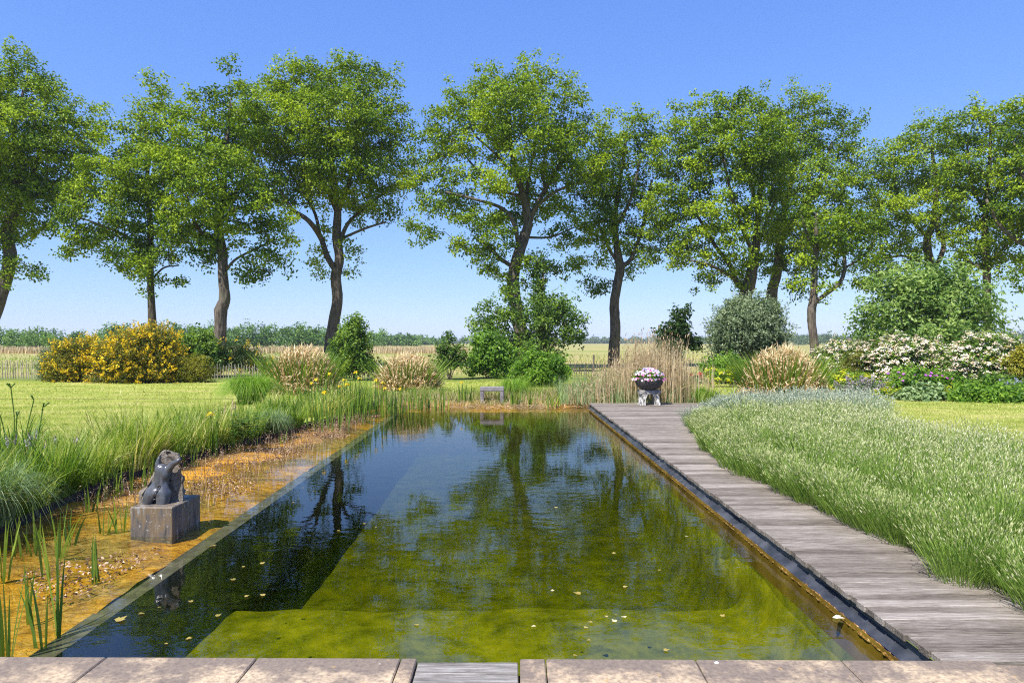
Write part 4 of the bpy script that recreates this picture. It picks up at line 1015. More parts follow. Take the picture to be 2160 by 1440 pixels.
# fountain grass
def grass_clump(label, px, py, d, wpx, hpx, n, m='fountain', name='fountain_grass', cat='grass clump', W=.012, group=None, arch=1.0):
    o = P(px, py, d); o[2] = -.03; rx = wpx*d/F/2; h = hpx*d/F
    mb = MB(); a = R.random(n)*2*np.pi; r0 = np.sqrt(R.random(n))*rx*.38
    b = o+np.stack([np.cos(a)*r0, np.sin(a)*r0, 0*a], 1)
    uu = R.random(n)**.7; L = h*R.uniform(1.25, 2.1, n); reach = (.12+.9*uu)*rx*.85/L*arch
    blades(mb, b, a+R.normal(size=n)*.35, L, W*R.uniform(.7, 1.4, n), reach*.5, reach*.7, 6, np.clip(R.normal(size=n)*.22+.5, 0, 1), np.clip(.45+.5*uu+R.normal(size=n)*.1, .2, .98), 2.2)
    ob = mb.build(name, M[m], origin=tuple(o))
    return tag(ob, label, cat, group)
grass_clump('bright-green arching fountain grass mound at the lawn edge, left of the wide iris clump', 530, 850, 18.0, 130, 62, 1900)

# flag iris stands: each plant green blades with its flowers
def flag(label, px, py, z, n, h, spread, nfl=0, group='yellow flag irises at the pool corner', W=.028, name='flag_iris', flz=1.0, lean=.1, d=None):
    o = G(px, py, z)
    ob = empty(name, tuple(o), label, 'plant', group)
    if name == 'flag_iris': n = int(n*1.7); h = h*1.08; nfl = min(nfl, 3)
    mb = MB(); a = R.random(n)*2*np.pi; r = np.sqrt(R.random(n))*spread
    b = o+np.stack([np.cos(a)*r, np.sin(a)*r*.8, 0*a-.04], 1)
    ln = np.abs(R.normal(size=n))*lean
    blades(mb, b, a+R.normal(size=n)*.6, h*R.uniform(.55, 1.1, n)+.04, W*R.uniform(.7, 1.2, n), ln, ln*.8, 4, np.clip(R.normal(size=n)*.22+.55, 0, 1), .04, 2.6)
    mb.build('blades', M['iris'], ob, tuple(o))
    for k in range(nfl):
        aa, rr = R.random()*6.28, math.sqrt(R.random())*spread
        p0 = o+np.array([math.cos(aa)*rr, math.sin(aa)*rr, 0]); p1 = p0+np.array([R.normal()*.05, R.normal()*.05, h*flz*R.uniform(.8, 1.08)])
        mb = MB(); tube(mb, catmull([p0, (p0+p1)/2+R.normal(size=3)*.02, p1], 4), .006, 4)
        stem_ = mb.build('flower_stem', M['iris'], ob, tuple(o))
        mb = MB(); c = np.repeat(p1[None], 6, 0)
        t = np.arange(6)*math.pi/3+R.random(); dr = np.stack([np.cos(t), np.sin(t), np.where(np.arange(6) % 2, .9, -.15)], 1)
        leafquads(mb, c, unit(dr), unit(R.normal(size=(6, 3))*.3+np.array([0, -.5, .8])), np.where(np.arange(6) % 2, .05, .075), .045, R.random(6), .2, .3)
        fl = mb.build('blossom', M['yellow_fl'], ob, tuple(o))
    return ob
# flag irises along the far left corner of the pool
flag('clump of flag iris with one yellow flower nearest the orange corner', 690, 908, WZ, 34, .75, .42, 1)
flag('tall flag iris clump with a low yellow flower, left of the corner stand', 670, 888, WZ, 40, .85, .5, 2)
flag('dense flag iris stand where the sky reflection begins', 745, 890, WZ, 46, .85, .45, 1)
flag('flag iris clump with several yellow flowers in front of the small iris mound', 790, 874, WZ, 44, .8, .5, 5)
flag('flag iris group behind the corner stand with yellow flowers', 735, 868, -.08, 46, .85, .6, 5)
flag('low flag iris with two yellow flowers at the brown waterline', 835, 868, WZ, 24, .55, .35, 2)
flag('flag iris patch in front of the wide iris clump', 650, 866, -.05, 40, .7, .6, 1)
flag('sparse flag iris left of the concrete bench', 985, 852, -.12, 16, .6, .25, 1, W=.035)
flag('short yellow-green iris tuft right of the concrete bench', 1087, 856, -.13, 14, .45, .12, 0, W=.04)
flag('single yellow-green blades standing by the waterline right of the bench', 1117, 857, -.13, 7, .42, .02, 0, W=.03)
flag('thin iris blades left of the small waterline tufts', 925, 862, -.13, 14, .5, .3, 0)
flag('iris blades at the waterline below the small iris mound', 882, 862, -.13, 22, .55, .35, 0)
flag('leaning iris blades among the tan sedge near the deck corner', 1160, 856, -.1, 10, .4, .3, 0)
# tufts standing in the orange shallows
gt = 'iris tufts in the orange shallows'
for px, py, n, h, s, lab in [
    (14, 1378, 7, .62, .05, 'tall iris blade tuft in the bottom-left corner above the coping'),
    (95, 1352, 5, .5, .06, 'leaning iris tuft left of the mud heap near the coping'),
    (122, 1330, 6, .62, .04, 'tall narrow iris tuft beside the submerged pool wall'),
    (205, 1218, 6, .34, .05, 'dark iris tuft with a brown bud left of the block front'),
    (8, 1215, 6, .45, .05, 'iris tuft at the left edge below the long grass'),
    (125, 1165, 8, .42, .06, 'full iris tuft between the grass bank and the block'),
    (108, 1210, 5, .5, .06, 'thin iris tuft left of the dark budded tuft'),
    (218, 1120, 7, .36, .07, 'iris tuft just left of the block top'),
    (257, 1118, 5, .36, .05, 'iris tuft touching the left side of the concrete block'),
    (192, 1078, 7, .34, .06, 'short iris tuft at the foot of the grass bank'),
    (60, 1160, 8, .36, .12, 'pair of short iris tufts under the overhanging grass'),
    (150, 1140, 5, .3, .05, 'small iris tuft near the shaded bank edge'),
    (232, 1050, 7, .42, .08, 'iris tuft behind the block beside the grass'),
    (405, 985, 9, .5, .1, 'iris tuft right behind the carved rock'),
    (425, 965, 8, .45, .1, 'iris tuft at the bank right of the carved rock'),
    (450, 968, 6, .35, .08, 'lone iris tuft in the leaf litter right of the carving'),
    (500, 955, 7, .4, .1, 'iris tuft in front of the small dark lily bush'),
    (595, 935, 6, .26, .06, 'small bright iris tuft at the end of the dark edging'),
    (60, 1300, 4, .4, .05, 'thin iris tuft between the two corner tufts')]:
    flag(lab, px, py, WZ, n, h, s, 0, gt, W=.02, name='iris_tuft', lean=.13)
for px, py, n, h, s, lab in [
    (560, 922, 10, .55, .16, 'upright iris tuft in front of the blue-green sedge mound'),
    (622, 905, 14, .6, .22, 'upright iris tuft between the dark edging end and the flag irises'),
    (645, 893, 14, .62, .25, 'upright iris tuft at the bank behind the small bright tuft'),
    (470, 958, 8, .42, .12, 'thin upright iris tuft among the brown litter at the bank foot'),
    (345, 1000, 8, .42, .12, 'upright iris tuft at the bank left of the carved rock'),
    (300, 1022, 9, .42, .14, 'upright iris tuft at the bank behind the concrete block'),
    (262, 1040, 8, .4, .12, 'upright iris tuft at the bank foot left behind the block'),
    (535, 938, 8, .45, .12, 'upright iris tuft at the foot of the dark lily bush')]:
    flag(lab, px, py, WZ+.01, n, h, s, 0, gt, W=.022, name='iris_tuft', lean=.13)
flag('bank iris with one pale yellow flower near the carved rock', 440, 948, -.03, 12, .5, .15, 1, 'yellow flag irises at the pool corner', flz=1.1)

# daylilies and bank perennials
def daylily(label, px, py, n, h, spread, scapes=0, group=None):
    o = G(px, py, -.03); ob = empty('daylily_clump', tuple(o), label, 'plant', group)
    mb = MB(); a = R.random(n)*2*np.pi; r = np.sqrt(R.random(n))*spread*.5
    b = o+np.stack([np.cos(a)*r, np.sin(a)*r, 0*a], 1); rc = R.uniform(.25, .8, n)
    blades(mb, b, a+R.normal(size=n)*.3, h*R.uniform(.7, 1.2, n), .026, rc*.35, rc*.7, 6, np.clip(R.normal(size=n)*.25+.5, 0, 1), rc*.55, 2.4)
    mb.build('blades', M['iris'], ob, tuple(o))
    for k in range(scapes):
        p0 = o+np.array([R.normal()*spread*.3, R.normal()*spread*.3, 0]); p1 = p0+np.array([R.normal()*.12, R.normal()*.08, h*R.uniform(1.15, 1.5)])
        mb = MB(); tube(mb, catmull([p0, (p0+p1)/2+R.normal(size=3)*.04, p1], 5), .007, 5)
        for q in range(3):
            e = p1+np.array([R.normal()*.04, R.normal()*.03, .06]); tube(mb, [p1, e], [.006, .012], 5)
        mb.build('flower_scape', M['iris'], ob, tuple(o))
    return ob
daylily('big daylily clump with tall bud stalks at the left picture edge', 15, 990, 130, .75, .6, 4)
daylily('smaller daylily clump behind the grey seed heads on the left bank', 62, 985, 70, .55, .5, 2)
def lily_bush(label, px, py, n, h, cat='plant'):
    o = G(px, py, -.03); ob = empty('lily_plant', tuple(o), label, cat)
    mb = MB(); mb2 = MB()
    for k in range(n):
        p0 = o+np.array([R.normal()*.16, R.normal()*.14, 0]); p1 = p0+np.array([R.normal()*.1, R.normal()*.1, h*R.uniform(.7, 1.1)])
        c = catmull([p0, (p0+p1)/2, p1], 6); mb = MB(); tube(mb, c, .005, 4); mb.build('stem', M['iris'], ob, tuple(o))
        m = 26; t = R.uniform(.3, 1, m); q = c[(t*(len(c)-1)).astype(int)]; a = R.random(m)*6.28
        leafquads(mb2, q, unit(np.stack([np.cos(a), np.sin(a), .5*np.ones(m)], 1)), np.tile([0, -.3, 1.], (m, 1)), .1, .024, R.random(m)*.7, .1, .4)
    mb2.build('foliage', M['elder'], ob, tuple(o)); return ob
lily_bush('dark leafy lily bush on the bank right of the pale yellow iris', 507, 935, 16, .48)
def seedheads(label, px, py, n, h, spread, m='litter'):
    o = G(px, py, -.03); ob = empty('seed_head_plant', tuple(o), label, 'plant')
    mb = MB(); mb2 = MB()
    for k in range(n):
        p0 = o+np.array([R.normal()*spread, R.normal()*spread*.5, 0]); p1 = p0+np.array([R.normal()*.06, R.normal()*.06, h*R.uniform(.75, 1.1)])
        c = catmull([p0, (p0+p1)/2+R.normal(size=3)*.015, p1], 5); mb = MB(); mb2 = MB(); tube(mb, c, .004, 4); sk = mb.build('stalk', M['litter'], ob, tuple(o))
        hq = np.linspace(0, 1, 12)[:, None]; hp = p1-(p1-p0)*.3*(1-hq)+R.normal(size=(12, 3))*.004; tube(mb2, hp, .013*np.sin(np.pi*(.08+.9*hq[:, 0]))*R.uniform(.5, 1.5, 12), 6, .75, rough=.35); mb2.build('seed_head', M[m], sk, tuple(o))
    return ob
seedheads('grey-pink seed heads standing in front of the daylilies', 75, 1005, 16, .5, .3, 'mauve')
seedheads('rusty dead flower stalks leaning over the lawn edge by the fountain grass', 470, 925, 5, .62, .1)
seedheads('slim dry stalks on the bank crest left of the rusty stalks', 428, 915, 6, .45, .2)

# ------------------------------------------------------------------ masses: long bank grass, marsh grass, reeds, lavender, lawn blades
def in_bank(n):
    y = R.uniform(3.3, 17.3, n)**1.0; w = R.random(n)
    wid = np.interp(y, [3, 6, 9, 12, 14, 17], [2.6, 2.4, 1.7, 1.5, 1.5, 1.2])
    x = bankx(y)-.02-wid*w**1.25
    return x, y, w
mb = MB(); nt_ = 760
x, y, w = in_bank(nt_); y = 1/R.uniform(1/17.3, 1/3.3, nt_)**1.0; wid = np.interp(y, [3, 6, 9, 12, 14, 17], [2.7, 2.5, 1.9, 1.9, 2.4, 2.6]); x = bankx(y)-.02-wid*w**1.2
pt = np.stack([x, y, 0*x-.04], 1); kt = nz(pt, .7, 1.0)
ht = np.clip((.42+.3*kt+.17*R.normal(size=nt_))*(1-.7*w**1.5)*np.interp(y, [3, 8, 12, 17], [1.0, 1.0, 1.0, 1.05]), .1, .9)
tt_ = np.clip(.45+.6*kt+.32*R.normal(size=nt_)+.15*w, 0, 1); dirt = R.normal(size=nt_)*1.1
i = np.repeat(np.arange(nt_), 120); n = len(i)
a = R.random(n)*6.28; r = np.sqrt(R.random(n)); spr = (.1+.3*ht)[i]
pz = pt[i]+np.stack([np.cos(a)*r*spr, np.sin(a)*r*spr, 0*a], 1)
pz[:, 0] = np.minimum(pz[:, 0], bankx(pz[:, 1])+.02)
ang = a+R.normal(size=n)*.5; wind = R.random(n) < .35; ang[wind] = dirt[i][wind]+R.normal(size=wind.sum())*.4
h = ht[i]*R.uniform(.55, 1.3, n)
lean = np.abs(R.normal(size=n))*.13+.13*r; cv = (np.abs(R.normal(size=n))*.3+.3*r)*(.15+1.2*R.random(nt_)**1.6)[i]
blades(mb, pz, ang, h, np.interp(pz[:, 1], [3, 8, 17], [.009, .011, .015])*R.uniform(.5, 1.5, n), lean, cv, 5, np.clip(tt_[i]+.2*R.normal(size=n), 0, 1), np.clip(cv*.55, 0, .85), 2.2)
m2 = 900; j = R.integers(0, nt_, m2); pz = pt[j]+R.normal(size=(m2, 3))*np.array([.15, .15, 0]); pz[:, 0] = np.minimum(pz[:, 0], bankx(pz[:, 1]))
tip = blades(mb, pz, R.random(m2)*6.28, ht[j]*R.uniform(1.2, 1.7, m2), .006, .15, .25, 4, R.uniform(.7, 1, m2), .1, 6)
spikes(mb, tip, R.normal(size=(m2, 3))*.4+np.array([0, 0, 1]), R.uniform(.05, .1, m2), .006, R.uniform(.85, 1, m2))
tag(mb.build('bank_grass', M['grass']), 'dense long green grass leaning over the left bank above the orange shallows', 'grass', kind='stuff')
grass_clump('blue-grey sedge drooping over the left edge beside the shallows', -30, 1120, 6.1, 260, 130, 700, 'sedge', 'sedge_clump', W=.007)
grass_clump('pale sedge tuft behind the carved rock', 395, 930, 11.2, 90, 50, 700, 'sedge', 'sedge_clump', W=.009)
grass_clump('blue-green sedge mound at the end of the dark edging', 575, 918, 12.3, 80, 46, 700, 'sedge', 'sedge_clump', W=.009)
grass_clump('arching sedge tuft on the far bank just right of the concrete bench', 1085, 838, 20.0, 90, 42, 700, 'fountain', 'sedge_clump', W=.012)
grass_clump('short green grass tuft between the reeds and the blue-grey lavender', 1478, 848, 18.4, 44, 34, 400, 'fountain', 'sedge_clump', W=.012)
grass_clump('grass tuft with tan base at the corner where the deck meets the lavender', 1500, 850, 17.6, 50, 34, 400, 'grass', 'sedge_clump', W=.012)

# far bank: mixed green and tan marsh grass
mb = MB(); n = 15000
x = R.uniform(-4.6, 2.6, n); y = R.uniform(18.5, 21.2, n); pz = np.stack([x, y, np.where(y < 19.4, -.16, -.04)], 1)
k1 = nz(pz, .7, 2.0); tall = np.interp(x, [-4.6, -2.5, -.5, .8, 1.6, 2.6], [.4, .36, .38, .4, .62, .8])
h = np.clip((tall+.25*k1+.1*R.normal(size=n))*np.interp(y, [18.5, 19.2, 20.2, 21.2], [.45, 1, .8, .3]), .05, 1.1)
green = R.random(n) < np.where(y > 19.6, .6, .3)
cv = np.abs(R.normal(size=n))*.3
a = R.random(n)*6.28
blades(mb, pz[green], a[green], h[green], .013, cv[green]*.5, cv[green], 3, np.clip(.45+.3*R.normal(size=green.sum()), 0, 1), cv[green]*.3)
tag(mb.build('marsh_grass', M['grass']), 'thin green marsh grass along the far bank of the pool', 'grass', kind='stuff')
mb = MB()
g2 = ~green
blades(mb, pz[g2], a[g2], h[g2]*.75, .012, cv[g2]*.6, cv[g2]*1.2, 3, np.clip(.55+.3*R.normal(size=g2.sum()), 0, 1), cv[g2]*.5)
m_ = 1500; xx = R.uniform(-3.4, 2.1, m_); yy_ = R.uniform(18.0, 19.4, m_)
q = np.stack([xx, yy_, -.15+.05*R.random(m_)], 1); ax = R.normal(size=(m_, 3))*np.array([1, .6, .25])
leafquads(mb, q, unit(ax), unit(R.normal(size=(m_, 3))*.5+np.array([0, 0, 1])), R.uniform(.08, .3, m_), .02, R.random(m_)*.7, .1, .05)
tag(mb.build('dead_marsh_grass', M['reed']), 'tan dead grass and fallen stalks along the far waterline', 'grass', kind='stuff')

# reeds behind the deck end
mb = MB(); n = 2600
x = np.concatenate([np.clip(3.85+R.normal(size=n-500)*.72, 2.3, 5.6), R.uniform(1.5, 2.7, 500)]); y = R.uniform(18.15, 20.0, n)
h = np.interp(x, [1.5, 2.3, 2.9, 3.6, 4.6, 5.3], [.35, .6, 1.15, 1.62, 1.55, .9])*R.uniform(.5, 1.08, n)*(1+.18*np.sin(x*9+np.cos(y*7)*2))
pz = np.stack([x, y, 0*x-.05], 1); cv = np.abs(R.normal(size=n))*.05
tip = blades(mb, pz, R.random(n)*6.28, h, .013, cv, cv, 4, np.clip(.6+.25*R.normal(size=n), 0, 1), 0, 4)
i = R.random(n) < .35; spikes(mb, tip[i], R.normal(size=(i.sum(), 3))*.2+np.array([.2, 0, 1]), .12, .014, R.uniform(.2, .7, i.sum()))
k = 1500; j = R.integers(0, n, k); tt = R.random(k)
q = pz[j]+np.array([0, 0, 1.])*(h[j]*tt)[:, None]; aa = R.random(k)*6.28
leafquads(mb, q, unit(np.stack([np.cos(aa), np.sin(aa), R.uniform(.2, 1.4, k)], 1)), unit(R.normal(size=(k, 3))), R.uniform(.12, .35, k), .014, R.random(k), .2, .3)
tag(mb.build('dry_reeds', M['reed']), 'stand of tall dry tan reeds behind the deck end and flower bowl', 'reeds', kind='stuff')
mb = MB(); n = 1300; x = R.uniform(1.3, 5.0, n); y = R.uniform(18.1, 19.8, n); pz = np.stack([x, y, 0*x-.05], 1); cv = np.abs(R.normal(size=n))*.25
blades(mb, pz, R.random(n)*6.28, R.uniform(.3, .95, n)*np.interp(x, [1.3, 2.6, 5], [.9, 1.1, .7]), .016, cv*.4, cv, 4, np.clip(.65+.2*R.normal(size=n), 0, 1), cv*.3)
tag(mb.build('young_reeds', M['sedge']), 'young grey-green reed shoots among the dry reeds', 'reeds', kind='stuff')

# lavender bed
LE = [(2.5, 3.22), (4.2, 3.15), (5.4, 3.06), (6.8, 2.95), (8.7, 2.86), (10.1, 2.98), (11.6, 3.22), (12.9, 3.6), (14.2, 4.2), (15.4, 5.0)]
LR = [(2.5, 6.6), (6, 6.4), (8, 6.3), (11, 6.35), (12.5, 6.6), (13.6, 7.4), (15.4, 8.2)]
lx0 = lambda y: np.interp(y, [a for a, b in LE], [b for a, b in LE])
lx1 = lambda y: np.interp(y, [a for a, b in LR], [b for a, b in LR])
plants = []
for yy_ in np.arange(2.7, 15.2, .46):
    for xx in np.arange(lx0(yy_)+.1, lx1(yy_)-.1, .46):
        plants.append((xx+R.normal()*.1, yy_+R.normal()*.1))
plants += [(lx0(t)+.13+R.normal()*.03, t) for t in np.arange(2.7, 13.2, .3)]
plants = np.array(plants)
def lavender(name, label, pts, per, hgt, ml, mh, leafn, hr=.005, hl=.038):
    n = len(pts)*per; i = np.repeat(np.arange(len(pts)), per)
    a = R.random(n)*6.28; r = np.sqrt(R.random(n))
    pl_h = (hgt*R.uniform(.88, 1.1, len(pts)))[i]
    edge = np.clip((pts[:, 0]-lx0(pts[:, 1]))/.5, 0, 1)[i]
    pl_h = pl_h*(.6+.4*edge)
    root = np.stack([pts[i, 0]+np.cos(a)*r*.17, pts[i, 1]+np.sin(a)*r*.17, np.full(n, -.02)], 1)
    sc = np.interp(root[:, 1], [3, 6, 10, 15], [.75, 1.0, 1.35, 1.9])
    reach = r*.8+R.normal(size=n)*.07
    mb = MB()
    L = pl_h*R.uniform(.8, 1.12, n)*np.sqrt(np.maximum(.2, 1-.55*r*r))
    sn = np.clip(.45+.22*R.normal(size=n)+.5*nz(pts, 1.1, 5)[i] if False else .45+.22*R.normal(size=n), 0, 1)
    tip = blades(mb, root, a, L, .0055*sc, reach*.55, reach*.25, 3, sn, 0, 5)
    m = len(pts)*leafn; k = np.repeat(np.arange(len(pts)), leafn); a2 = R.random(m)*6.28; r2 = np.sqrt(R.random(m))
    rt = np.stack([pts[k, 0]+np.cos(a2)*r2*.22, pts[k, 1]+np.sin(a2)*r2*.22, R.random(m)*.16*hgt/.5], 1)
    blades(mb, rt, a2+R.normal(size=m)*.5, hgt*R.uniform(.2, .5, m), .008*np.interp(rt[:, 1], [3, 15], [.8, 1.7]), .4*r2+.1, .3*r2, 2, np.clip(.25+.2*R.normal(size=m), 0, 1), .1)
    bed_ = tag(mb.build(name, M[ml]), label, 'lavender', kind='stuff')
    mb = MB(); hd = R.random(n) < .8
    ax = np.stack([np.cos(a)*reach, np.sin(a)*reach, np.ones(n)], 1)+R.normal(size=(n, 3))*.12
    fz = np.clip(.5+.25*R.normal(size=n)+.35*np.interp(root[:, 0]-lx0(root[:, 1]), [0, 2.5], [-.3, .5]), 0, 1)
    spikes(mb, tip[hd]-unit(ax[hd])*.01, ax[hd], hl*R.uniform(.6, 1.25, hd.sum())*sc[hd]**.4, hr*sc[hd], fz[hd])
    mb.build('flower_buds', M[mh], bed_)
zs = np.zeros(len(plants))
grey = plants[:, 1] > 13.0+R.normal(size=len(plants))*.3-.25*np.maximum(0, 4.2-plants[:, 0])
lavender('lavender_bed', 'wide bed of green lavender spilling over the plank walkway', plants[~grey], 240, .53, 'lav_leaf', 'lav_head', 200)
gp = np.vstack([plants[grey], plants[grey]+R.normal(size=(grey.sum(), 2))*.2])
lavender('grey_lavender_bed', 'blue-grey lavender at the far end of the bed under the biggest iris clump', gp, 110, .58, 'lavblue_leaf', 'lavblue_head', 150)
mb = MB()
yv = np.linspace(2.5, 15.4, 40)
strip(mb, [(lx0(t)+.04, t, .006) for t in yv], [(lx1(t)+.05, t, .006) for t in yv])
tag(mb.build('lavender_soil', M['soil']), kind='structure')
mb = MB(); sheet(mb, 11.5, 19.5, 19.4, 29, .004); sheet(mb, 8.2, 11.5, 22.5, 33, .004)
tag(mb.build('flower_bed_soil', M['soil']), kind='structure')

# lawn blades
def lawnblades(name, label, x0, x1, y0, y1, n, f=None):
    y = 1/R.uniform(1/y1, 1/y0, n); x = R.uniform(x0, x1, n)
    ok = np.ones(n, bool) if f is None else f(x, y)
    x, y = x[ok], y[ok]; m = len(x); mb = MB()
    p = np.stack([x, y, 0*x-.006], 1); k = nz(p, .35, 2.0)
    blades(mb, p, R.random(m)*6.28, R.uniform(.02, .05, m)*np.interp(y, [6, 25], [1, 1.5]), np.interp(y, [6, 28], [.006, .022]), .3, .4, 2, np.clip(.5+.5*k+.22*R.normal(size=m), 0, 1), .1)
    tag(mb.build(name, M['lawnblade']), label, 'grass', kind='stuff')
lawnblades('lawn_grass', 'short mown yellow-green lawn grass left of the pool', -22, -4.5, 8, 28, 60000, lambda x, y: (x < bankx(y)-1.0) & (x > -.77*y-.5))
lawnblades('lawn_grass', 'short mown lawn grass right of the lavender bed', 5.6, 17, 8, 26, 45000, lambda x, y: (x > lx1(np.minimum(y, 15.4))*np.where(y < 15.4, 1, .8)) & (x < .78*y+.5))
lawnblades('lawn_grass', 'rough short grass on the far bank beyond the pool', -7, 8, 20, 28.5, 26000)

# ------------------------------------------------------------------ leaf litter in the shallows, floating leaves
mb = MB(); n = 15000
y = R.uniform(3.5, 16.5, n); w = R.random(n); x = bankx(y)+.05+w*(xl(y)-.35-bankx(y))
p = np.stack([x, y, 0*x], 1); k = nz(p, .8, 6.0)+.55*np.exp(-((y-10)/2.6)**2)*np.exp(-((w-.45)/.4)**2)+.25*np.exp(-((y-4.6)/.8)**2)*np.exp(-((w-.45)/.3)**2)-.15
ok = (k > .12) & ~((x > -3.55) & (x < -2.95) & (y > 6.0) & (y < 6.8)); p = p[ok]; m = len(p); p[:, 2] = WZ+.004+.02*R.random(m)*np.clip(k[ok], 0, 1)
ax = R.normal(size=(m, 3))*np.array([1, 1, .25]); nn = unit(R.normal(size=(m, 3))*.35+np.array([0, 0, 1]))
leafquads(mb, p, unit(ax), nn, R.uniform(.012, .05, m), R.uniform(.006, .026, m), R.random(m)**1.5, .3, .2)
tag(mb.build('leaf_litter', M['litter']), 'brown leaf litter and mud crumbs lying in the orange shallows', 'debris', kind='stuff')
mb = MB(); n = 1700
y = R.uniform(7.0, 15.5, n); w = R.uniform(.1, .9, n); x = bankx(y)+w*(xl(y)-.3-bankx(y)); p = np.stack([x, y, 0*x+WZ-.02], 1)
tip = blades(mb, p, R.random(n)*6.28, R.uniform(.05, .26, n), .007, .12, .15, 2, R.random(n), .1)
q = np.repeat(tip, 3, 0)+R.normal(size=(3*n, 3))*.015
leafquads(mb, q, unit(R.normal(size=q.shape)+np.array([0, 0, .5])), unit(R.normal(size=q.shape)), .022, .011, R.random(3*n))
tag(mb.build('bog_sprouts', M['litter']), 'small brownish bog plant sprouts rising from the shallows', 'plants', kind='stuff')
gl = 'fallen leaves floating on the pool'
def float_leaf(px, py, s, tone, label):
    o = G(px, py, WZ+.004); mb = MB(); a = R.random()*6.28
    for da in (-.7, 0, .7):
        leafquads(mb, o[None], np.array([[math.cos(a+da), math.sin(a+da), .06]]), np.array([[0, 0, 1.]]), s*(1 if da == 0 else .7), s*.5, tone, .12, -.1)
    ob = mb.build('floating_leaf', M['float'], origin=tuple(o)); return tag(ob, label, 'leaf', gl)
float_leaf(1757, 1300, .075, 1.0, 'pale cream oak leaf floating beside the brown wall under the deck')
float_leaf(447, 1150, .06, .45, 'bright yellow leaf floating beside the submerged wall near the block')
float_leaf(245, 1310, .075, .5, 'large yellowish leaf floating in the dark corner below the carving reflection')
float_leaf(1225, 1252, .055, .55, 'yellow leaf floating alone in the middle of the green shallows')
for px, py in [(300, 1290), (392, 1345), (356, 1352), (402, 1268), (338, 1278), (452, 1297), (513, 1258), (556, 1255), (550, 1190), (515, 1195), (500, 1225), (785, 1110), (770, 1105), (722, 1118), (620, 1060), (655, 1050), (640, 1030), (665, 1035)]:
    float_leaf(px+R.normal()*3, py+R.normal()*2, R.uniform(.022, .045), R.uniform(.1, .7), 'small yellowish leaf floating on the dark reflective left half of the pool')
for px, py in [(880, 1315), (1250, 1310), (1245, 1320), (1280, 1300), (1300, 1292), (1320, 1298), (1235, 1345), (1210, 1380), (1120, 1320), (1285, 1165), (1455, 1130), (1317, 1237), (1167, 1243), (1390, 1200), (1300, 1310), (1520, 1300), (1180, 1070), (1210, 1035), (1500, 1080), (1400, 1370)]:
    float_leaf(px+R.normal()*3, py+R.normal()*2, R.uniform(.018, .04), R.uniform(.1, .9), 'small pale leaf floating over the sunlit green right half of the pool')

# ------------------------------------------------------------------ fences, posts
def fence(label, px0, px1, d0, d1, hpx, gap=.115, lean=.0, tone=.7, group='split-pale fence along the garden end'):
    a = P(px0, 760, d0); b = P(px1, 760, d1); a[2] = b[2] = -.03; L = np.linalg.norm(b-a); n = int(L/gap)
    ob = empty('paling_fence', tuple(a), label, 'fence', group); mb = MB(); h = hpx*(d0+d1)/2/F
    for k in range(n):
        p = a+(b-a)*(k+R.normal()*.12)/n; hh = h*R.uniform(.88, 1.1); t = np.array([R.normal()*.04+lean, R.normal()*.03, 0])*hh
        tube(mb, [p, p+t*.5+np.array([R.normal()*.006, 0, hh*.5]), p+t+np.array([0, 0, hh*.96]), p+t+np.array([0, 0, hh])], [.019, .018, .015, .005], 5, np.clip(tone+R.normal()*.2, 0, 1))
    mb.build('pale', M['pale'], ob, tuple(a))
    for z in (.3, .78):
        mb = MB(); tube(mb, [a+np.array([lean*h*z, -.022, h*z]), b+np.array([lean*h*z, -.022, h*z])], .006, 4); mb.build('wire', M['wire'], ob, tuple(a))
    return ob
fence('pale split-wood fence left of the gorse', -40, 100, 30.6, 30.6, 38)
fence('split-wood fence shaded under the dark broom, behind the fountain grass', 425, 560, 30, 30, 32, tone=.5)  # pale tone lowered so the wood colour carries the shade
fence('dark fence stretch in shade behind the privet and small iris clump', 640, 960, 30.5, 31.5, 30, tone=.05)  # shade painted in: pales take almost the darkest wood tone
fence('dark low fence in shade between the peony bush and the reeds', 1180, 1300, 33, 33, 26, tone=.0)  # darkest pale tone stands in for the shadow on this stretch
fence('leaning sun-bleached fence end right of the reeds', 1428, 1462, 27, 27, 40, gap=.07, lean=-.14, tone=.75)
o = P(1252, 790, 34); o[2] = -.03
mb = MB(); tube(mb, [o, o+np.array([.01, 0, 1.0]), o+np.array([.0, 0, 1.02])], [.05, .045, .02], 8); tag(mb.build('field_post', M['post'], origin=tuple(o)), 'single dark wooden post in the field left of the bare-trunked oak', 'post')
o = P(1489, 795, 27.5); o[2] = -.03
mb = MB(); tube(mb, [o, o+np.array([.0, 0, .82]), o+np.array([.0, 0, .84])], [.05, .045, .02], 8); tag(mb.build('field_post', M['post'], origin=tuple(o)), 'short grey post right of the leaning fence end', 'post')

